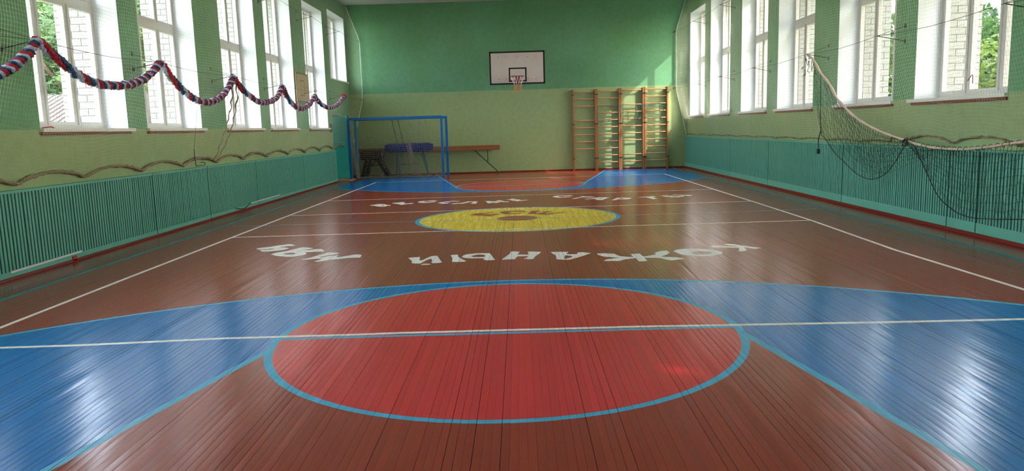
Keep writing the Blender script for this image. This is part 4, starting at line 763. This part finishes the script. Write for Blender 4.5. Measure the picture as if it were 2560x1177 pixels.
# ---------------------------------------------------------------- wall bars
WB_Y = 26.60
rz = [2.735-0.2475*i for i in range(11)]
secs = [(1.93, 2.715, [3, 9, 10]), (2.765, 3.55, []), (3.61, 4.385, [1, 8]), (4.45, 5.235, [])]
for i, (xa, xb, miss) in enumerate(secs):
    t = thing('wall_bars', ((xa+xb)/2, YF, 0), ['varnished wooden wall bars farthest from the netting, three rungs missing', 'varnished wooden wall bars with the square tube frame hooked on', 'varnished wooden wall bars with a wide gap under the top rung', 'varnished wooden wall bars nearest the right netting, all rungs present'][i], 'wall bars', 'wooden wall bars on the far wall')
    zt = 2.82+0.01*i
    for x in (xa, xb): MB().box(x-0.026, x+0.026, WB_Y-0.03, YF-0.005, 0.0, zt).build('upright', M['pine'], t, bevel=0.005)
    for k, z in enumerate(rz):
        if k in miss: continue
        z = z+0.012*i; q = [(lerp(xa+0.02, xb-0.02, u), WB_Y+0.012, z-0.008*math.sin(math.pi*u)) for u in (0, .12, .3, .5, .7, .88, 1)]
        MB().tube(q, [0.014, 0.018, 0.02, 0.021, 0.02, 0.018, 0.014], 8, r2=1.15).build('rung', M['rung'], t, smooth=True)
    for x in (xa, xb):
        for z in (2.64, 1.62, 0.42): MB().box(x-0.042, x+0.042, WB_Y-0.042, WB_Y-0.028, z-0.014, z+0.014).box(x-0.042, x+0.042, WB_Y-0.03, YF, z-0.01, z-0.002).build('bolt_strap', M['black'], t)
def hook_frame(pts_list, label, gr):
    t = thing('pull_up_frame', (pts_list[0][0][0], YF, pts_list[0][0][2]), label, 'frame', gr)
    for k, pts in enumerate(pts_list): MB().tube(pts, 0.010, 6).build('tube', M['turq'], t)
yb, yf = WB_Y-0.05, WB_Y-0.42
hook_frame([[(2.76, yf+.1, 2.23), (3.53, yf+.1, 2.25)], [(3.53, yf+.1, 2.25), (3.53, yf+.1, 1.70)], [(2.76, yf+.1, 1.68), (3.53, yf+.1, 1.70)], [(2.76, yf+.1, 2.23), (2.76, yf+.1, 1.68)],
            [(3.53, yf+.1, 2.25), (3.62, yb, 2.27), (3.62, yb, 2.22)], [(3.62, yb, 2.22), (3.55, yf+.1, 1.75)], [(2.76, yf+.1, 2.23), (2.78, yb, 2.27)]], 'turquoise rectangular tube frame hooked over the second wall bars', 'tube frames hung on the wall bars')
hook_frame([[(4.13, yb, 2.29), (4.17, yb, 1.62)], [(4.93, yb, 2.32), (4.97, yb, 1.66)], [(4.13, yb, 2.25), (4.26, yf, 2.19)], [(4.93, yb, 2.28), (5.06, yf, 2.17)], [(4.26, yf, 2.19), (5.06, yf, 2.17)], [(4.26, yf, 2.19), (4.18, yb, 1.72)], [(5.06, yf, 2.17), (4.98, yb, 1.74)],
            [(4.15, yb, 1.80), (4.97, yb, 1.82)], [(4.15, yb, 2.22), (4.93, yb, 2.25)]], 'turquoise boxed tube frame straddling the last two wall bars', 'tube frames hung on the wall bars')
# ---------------------------------------------------------------- small things
c1_ = thing('conduit', (PXL+0.01, 9.0, 0.1), 'loose white plastic conduit strip lying on the near left radiator cover ledge', 'conduit', 'white conduits along the left radiator covers')
MB().bar((PXL+0.012, 8.35, 0.095), (PXL+0.012, 9.75, 0.11), 0.02, 0.022).build('channel', M['plastic'], c1_)
c2_ = thing('conduit', (PXL+0.01, 17.0, 0.1), 'thin white conduit with black cable end farther along the left radiator covers', 'conduit', 'white conduits along the left radiator covers')
MB().bar((PXL+0.012, 16.1, 0.115), (PXL+0.012, 18.1, 0.12), 0.016, 0.018).build('channel', M['plastic'], c2_)
MB().tube(smooth_path([(PXL+0.02, 16.1, 0.115), (PXL+0.03, 15.9, 0.09), (PXL+0.035, 15.6, 0.045), (PXL+0.02, 15.2, 0.10)], 14), 0.008, 5).build('cable', M['black'], c2_)
tag(MB().box(PXL+0.002, PXL+0.02, 9.55, 9.63, 0.012, 0.075).build('valve_cap', M['orangep'], bevel=0.003), 'small chipped red valve cap at the foot of the left radiator cover', 'cap')
jb = tag(MB().box(XL, XL+0.05, 23.72, 23.84, 1.60, 1.86).build('junction_box', M['jamb'], bevel=0.004), 'small dark junction box on the left wall beside the doorway', 'junction box')
tag(MB().tube([(XL-0.36, 9.95, SILL_L+0.02), (XL-0.34, 10.1, SILL_L+0.035), (XL-0.33, 10.15, SILL_L+0.02)], 0.008, 6).build('crumpled_ribbon', M['t_red']), 'crumpled red scrap of ribbon on the nearest visible left window sill', 'ribbon')
rb = MB().tube(smooth_path([(6.31, 10.73, 2.03), (6.31, 10.69, 2.06), (6.31, 10.64, 2.10), (6.31, 10.61, 2.105), (6.31, 10.605, 2.07), (6.31, 10.60, 1.99)], 16), 0.006, 5).build('window_ribbon', M['maroon'])
tag(rb, 'dark red ribbon tied to the sash of the nearest visible right window', 'ribbon')
# ---------------------------------------------------------------- outside: ground, shed, trees
tag(MB().box(-70, -6.9, -30, 90, -0.8, -0.7).box(6.92, 70, -30, 90, -0.8, -0.7).build('ground', M['ground']), 'grass and gravel ground outside the gym windows', 'ground', kind='structure')
sh = thing('shed', (-13.2, 21.5, -0.7), 'pale brick outbuilding seen through the nearest visible left window', 'building')
MB().box(-15.6, -11.6, 20.5, 26.0, -0.7, 1.86).build('wall', M['shed'], sh)
MB().add([(-16.0, 20.1, 1.8), (-11.4, 20.1, 1.8), (-11.4, 26.3, 1.8), (-16.0, 26.3, 1.8), (-16.0, 23.2, 2.98), (-11.4, 23.2, 2.98)], [(0, 1, 5, 4), (1, 2, 5), (2, 3, 4, 5), (3, 0, 4), (0, 3, 2, 1)]).build('roof', M['roof'], sh)
rr_ = MB()
for i in range(24): rr_.bar((-16.0+i*0.2, 20.1, 1.815), (-16.0+i*0.2, 23.2, 2.995), 0.03, 0.03)
rr_.build('roof_battens', M['roof'], sh)
MB().box(-12.4, -12.0, 22.4, 22.8, 2.6, 3.7).build('chimney', M['shed'], sh)
def crown_mesh(seed, R_, Hh, n, ls, m):
    r = random.Random(seed); vs_, fs = [], []; bl = [(r.gauss(0, R_*0.42), r.gauss(0, R_*0.42), r.uniform(-0.5, 0.5)*Hh, r.uniform(0.3, 0.55)*R_) for _ in range(16)]
    for _ in range(n):
        b = r.choice(bl); d = Vector((r.gauss(0, 1), r.gauss(0, 1), r.gauss(0, 1))).normalized()*b[3]*r.uniform(0.5, 1.0)**0.5
        p = Vector(b[:3])+d; a = Vector((r.gauss(0, 1), r.gauss(0, 1), r.gauss(0, 0.7))).normalized(); c_ = a.orthogonal().normalized(); s = ls*r.uniform(0.6, 1.3); k = len(vs_)
        vs_ += [p-a*s, p+c_*s*0.45, p+a*s, p-c_*s*0.45]; fs.append((k, k+1, k+2, k+3))
    me = bpy.data.meshes.new('crown'); me.from_pydata([tuple(v) for v in vs_], [], fs); me.materials.append(m); return me
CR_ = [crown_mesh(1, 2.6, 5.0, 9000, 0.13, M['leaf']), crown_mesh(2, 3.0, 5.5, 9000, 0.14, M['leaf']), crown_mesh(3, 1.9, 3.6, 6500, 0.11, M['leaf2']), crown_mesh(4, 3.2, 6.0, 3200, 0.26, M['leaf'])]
def trunk_mesh():
    b = MB(); b.tube([(0, 0, 0), (0.08, 0.03, 1.6), (0.0, 0.1, 3.2), (0.1, 0.05, 5.2)], [0.2, 0.17, 0.13, 0.06], 8)
    for k in range(6):
        a = k*1.1; z = 2.2+k*0.45; b.tube([(0, 0.05, z), (math.cos(a)*0.8, math.sin(a)*0.8, z+0.9), (math.cos(a)*1.5, math.sin(a)*1.5, z+1.9)], [0.08, 0.05, 0.02], 6)
    return b.mesh('trunk', M['bark'])
TRK = trunk_mesh()
def tree(x, y, z, k, s, label, grp):
    t = thing('tree', (x, y, -0.7), label, 'tree', grp); t.rotation_euler = (0, 0, random.uniform(0, 6.28)); t.scale = (s, s, s)
    for nm, me, zz in (('crown', CR_[k], z), ('trunk', TRK, 0)):
        o = bpy.data.objects.new(nm, me); COL.objects.link(o); o.parent = t; o.location = (0, 0, zz)
        if nm == 'crown': o['kind'] = 'stuff'
        elif z < 3: o.scale = (1, 1, z/5.2)
GL = 'trees behind the left windows'; GR = 'trees behind the right windows'
for i, (x, y, z, k, s, lb) in enumerate([(-17.0, 28.5, 3.4, 0, 1.15, 'leafy tree rising directly behind the pale shed'), (-21.0, 31.5, 3.8, 1, 1.25, 'wide tree behind the shed, leftmost in the nearest left window'), (-15.5, 34.5, 3.8, 1, 1.15, 'round tree left of the brick jamb in the second left window'),
        (-19.5, 38.0, 5.0, 0, 1.5, 'tall tree farthest back behind the left windows'), (-24.0, 35.5, 5.0, 1, 1.5, 'dense tree standing apart at the back left of the shed'), (-13.6, 29.5, 2.4, 2, 1.0, 'low yellow-green bush between the shed and the facade')]):
    tree(x, y, z, k, s, lb, GL)
for i, (x, y, z, k, s, lb) in enumerate([(13.2, 20.4, 2.0, 2, 0.95, 'low sunlit bush filling the nearest visible right window'), (15.5, 24.0, 2.6, 0, 0.9, 'green tree behind the sunlit bush, seen in the nearest right window'), (13.8, 27.6, 3.4, 0, 1.0, 'green tree showing at the edge of the second right window'),
        (14.0, -4.5, 7.6, 3, 1.1, 'tall unseen sun-blocking tree outside the near end of the right wall'), (13.6, -0.5, 7.4, 3, 1.1, 'tall unseen sun-blocking tree, second along the right facade from the near end'), (13.4, 3.6, 7.4, 3, 1.1, 'tall unseen sun-blocking tree, third along the right facade from the near end'),
        (13.4, 7.6, 7.4, 3, 1.1, 'tall unseen sun-blocking tree, fourth along the right facade from the near end'), (13.4, 11.6, 7.4, 3, 1.1, 'tall unseen sun-blocking tree, fifth along the right facade from the near end'), (13.6, 15.4, 7.2, 3, 1.05, 'tall unseen sun-blocking tree, farthest of the row along the right facade')  # tall row is out of view, placed to keep direct sun off the floor
        ]):
    tree(x, y, z, k, s, lb, GR)
# light portals in the window openings help the renderer find the daylight
for side, wins in ((-1, WIN_L+[SHORT[:2]]), (1, WIN_R)):
    for a, b in wins:
        al = bpy.data.lights.new('daylight_portal', 'AREA'); al.shape = 'RECTANGLE'; al.size = b-a; z0, z1 = (SILL_L, HEAD) if (a, b) != SHORT[:2] else SHORT[2:]
        al.size_y = z1-z0; al.cycles.is_portal = True
        ao = bpy.data.objects.new('daylight_portal', al); COL.objects.link(ao); ao.location = (side*6.93, (a+b)/2, (z0+z1)/2)
        ao.rotation_euler = Vector((-side, 0, 0)).to_track_quat('-Z', 'Z').to_euler();
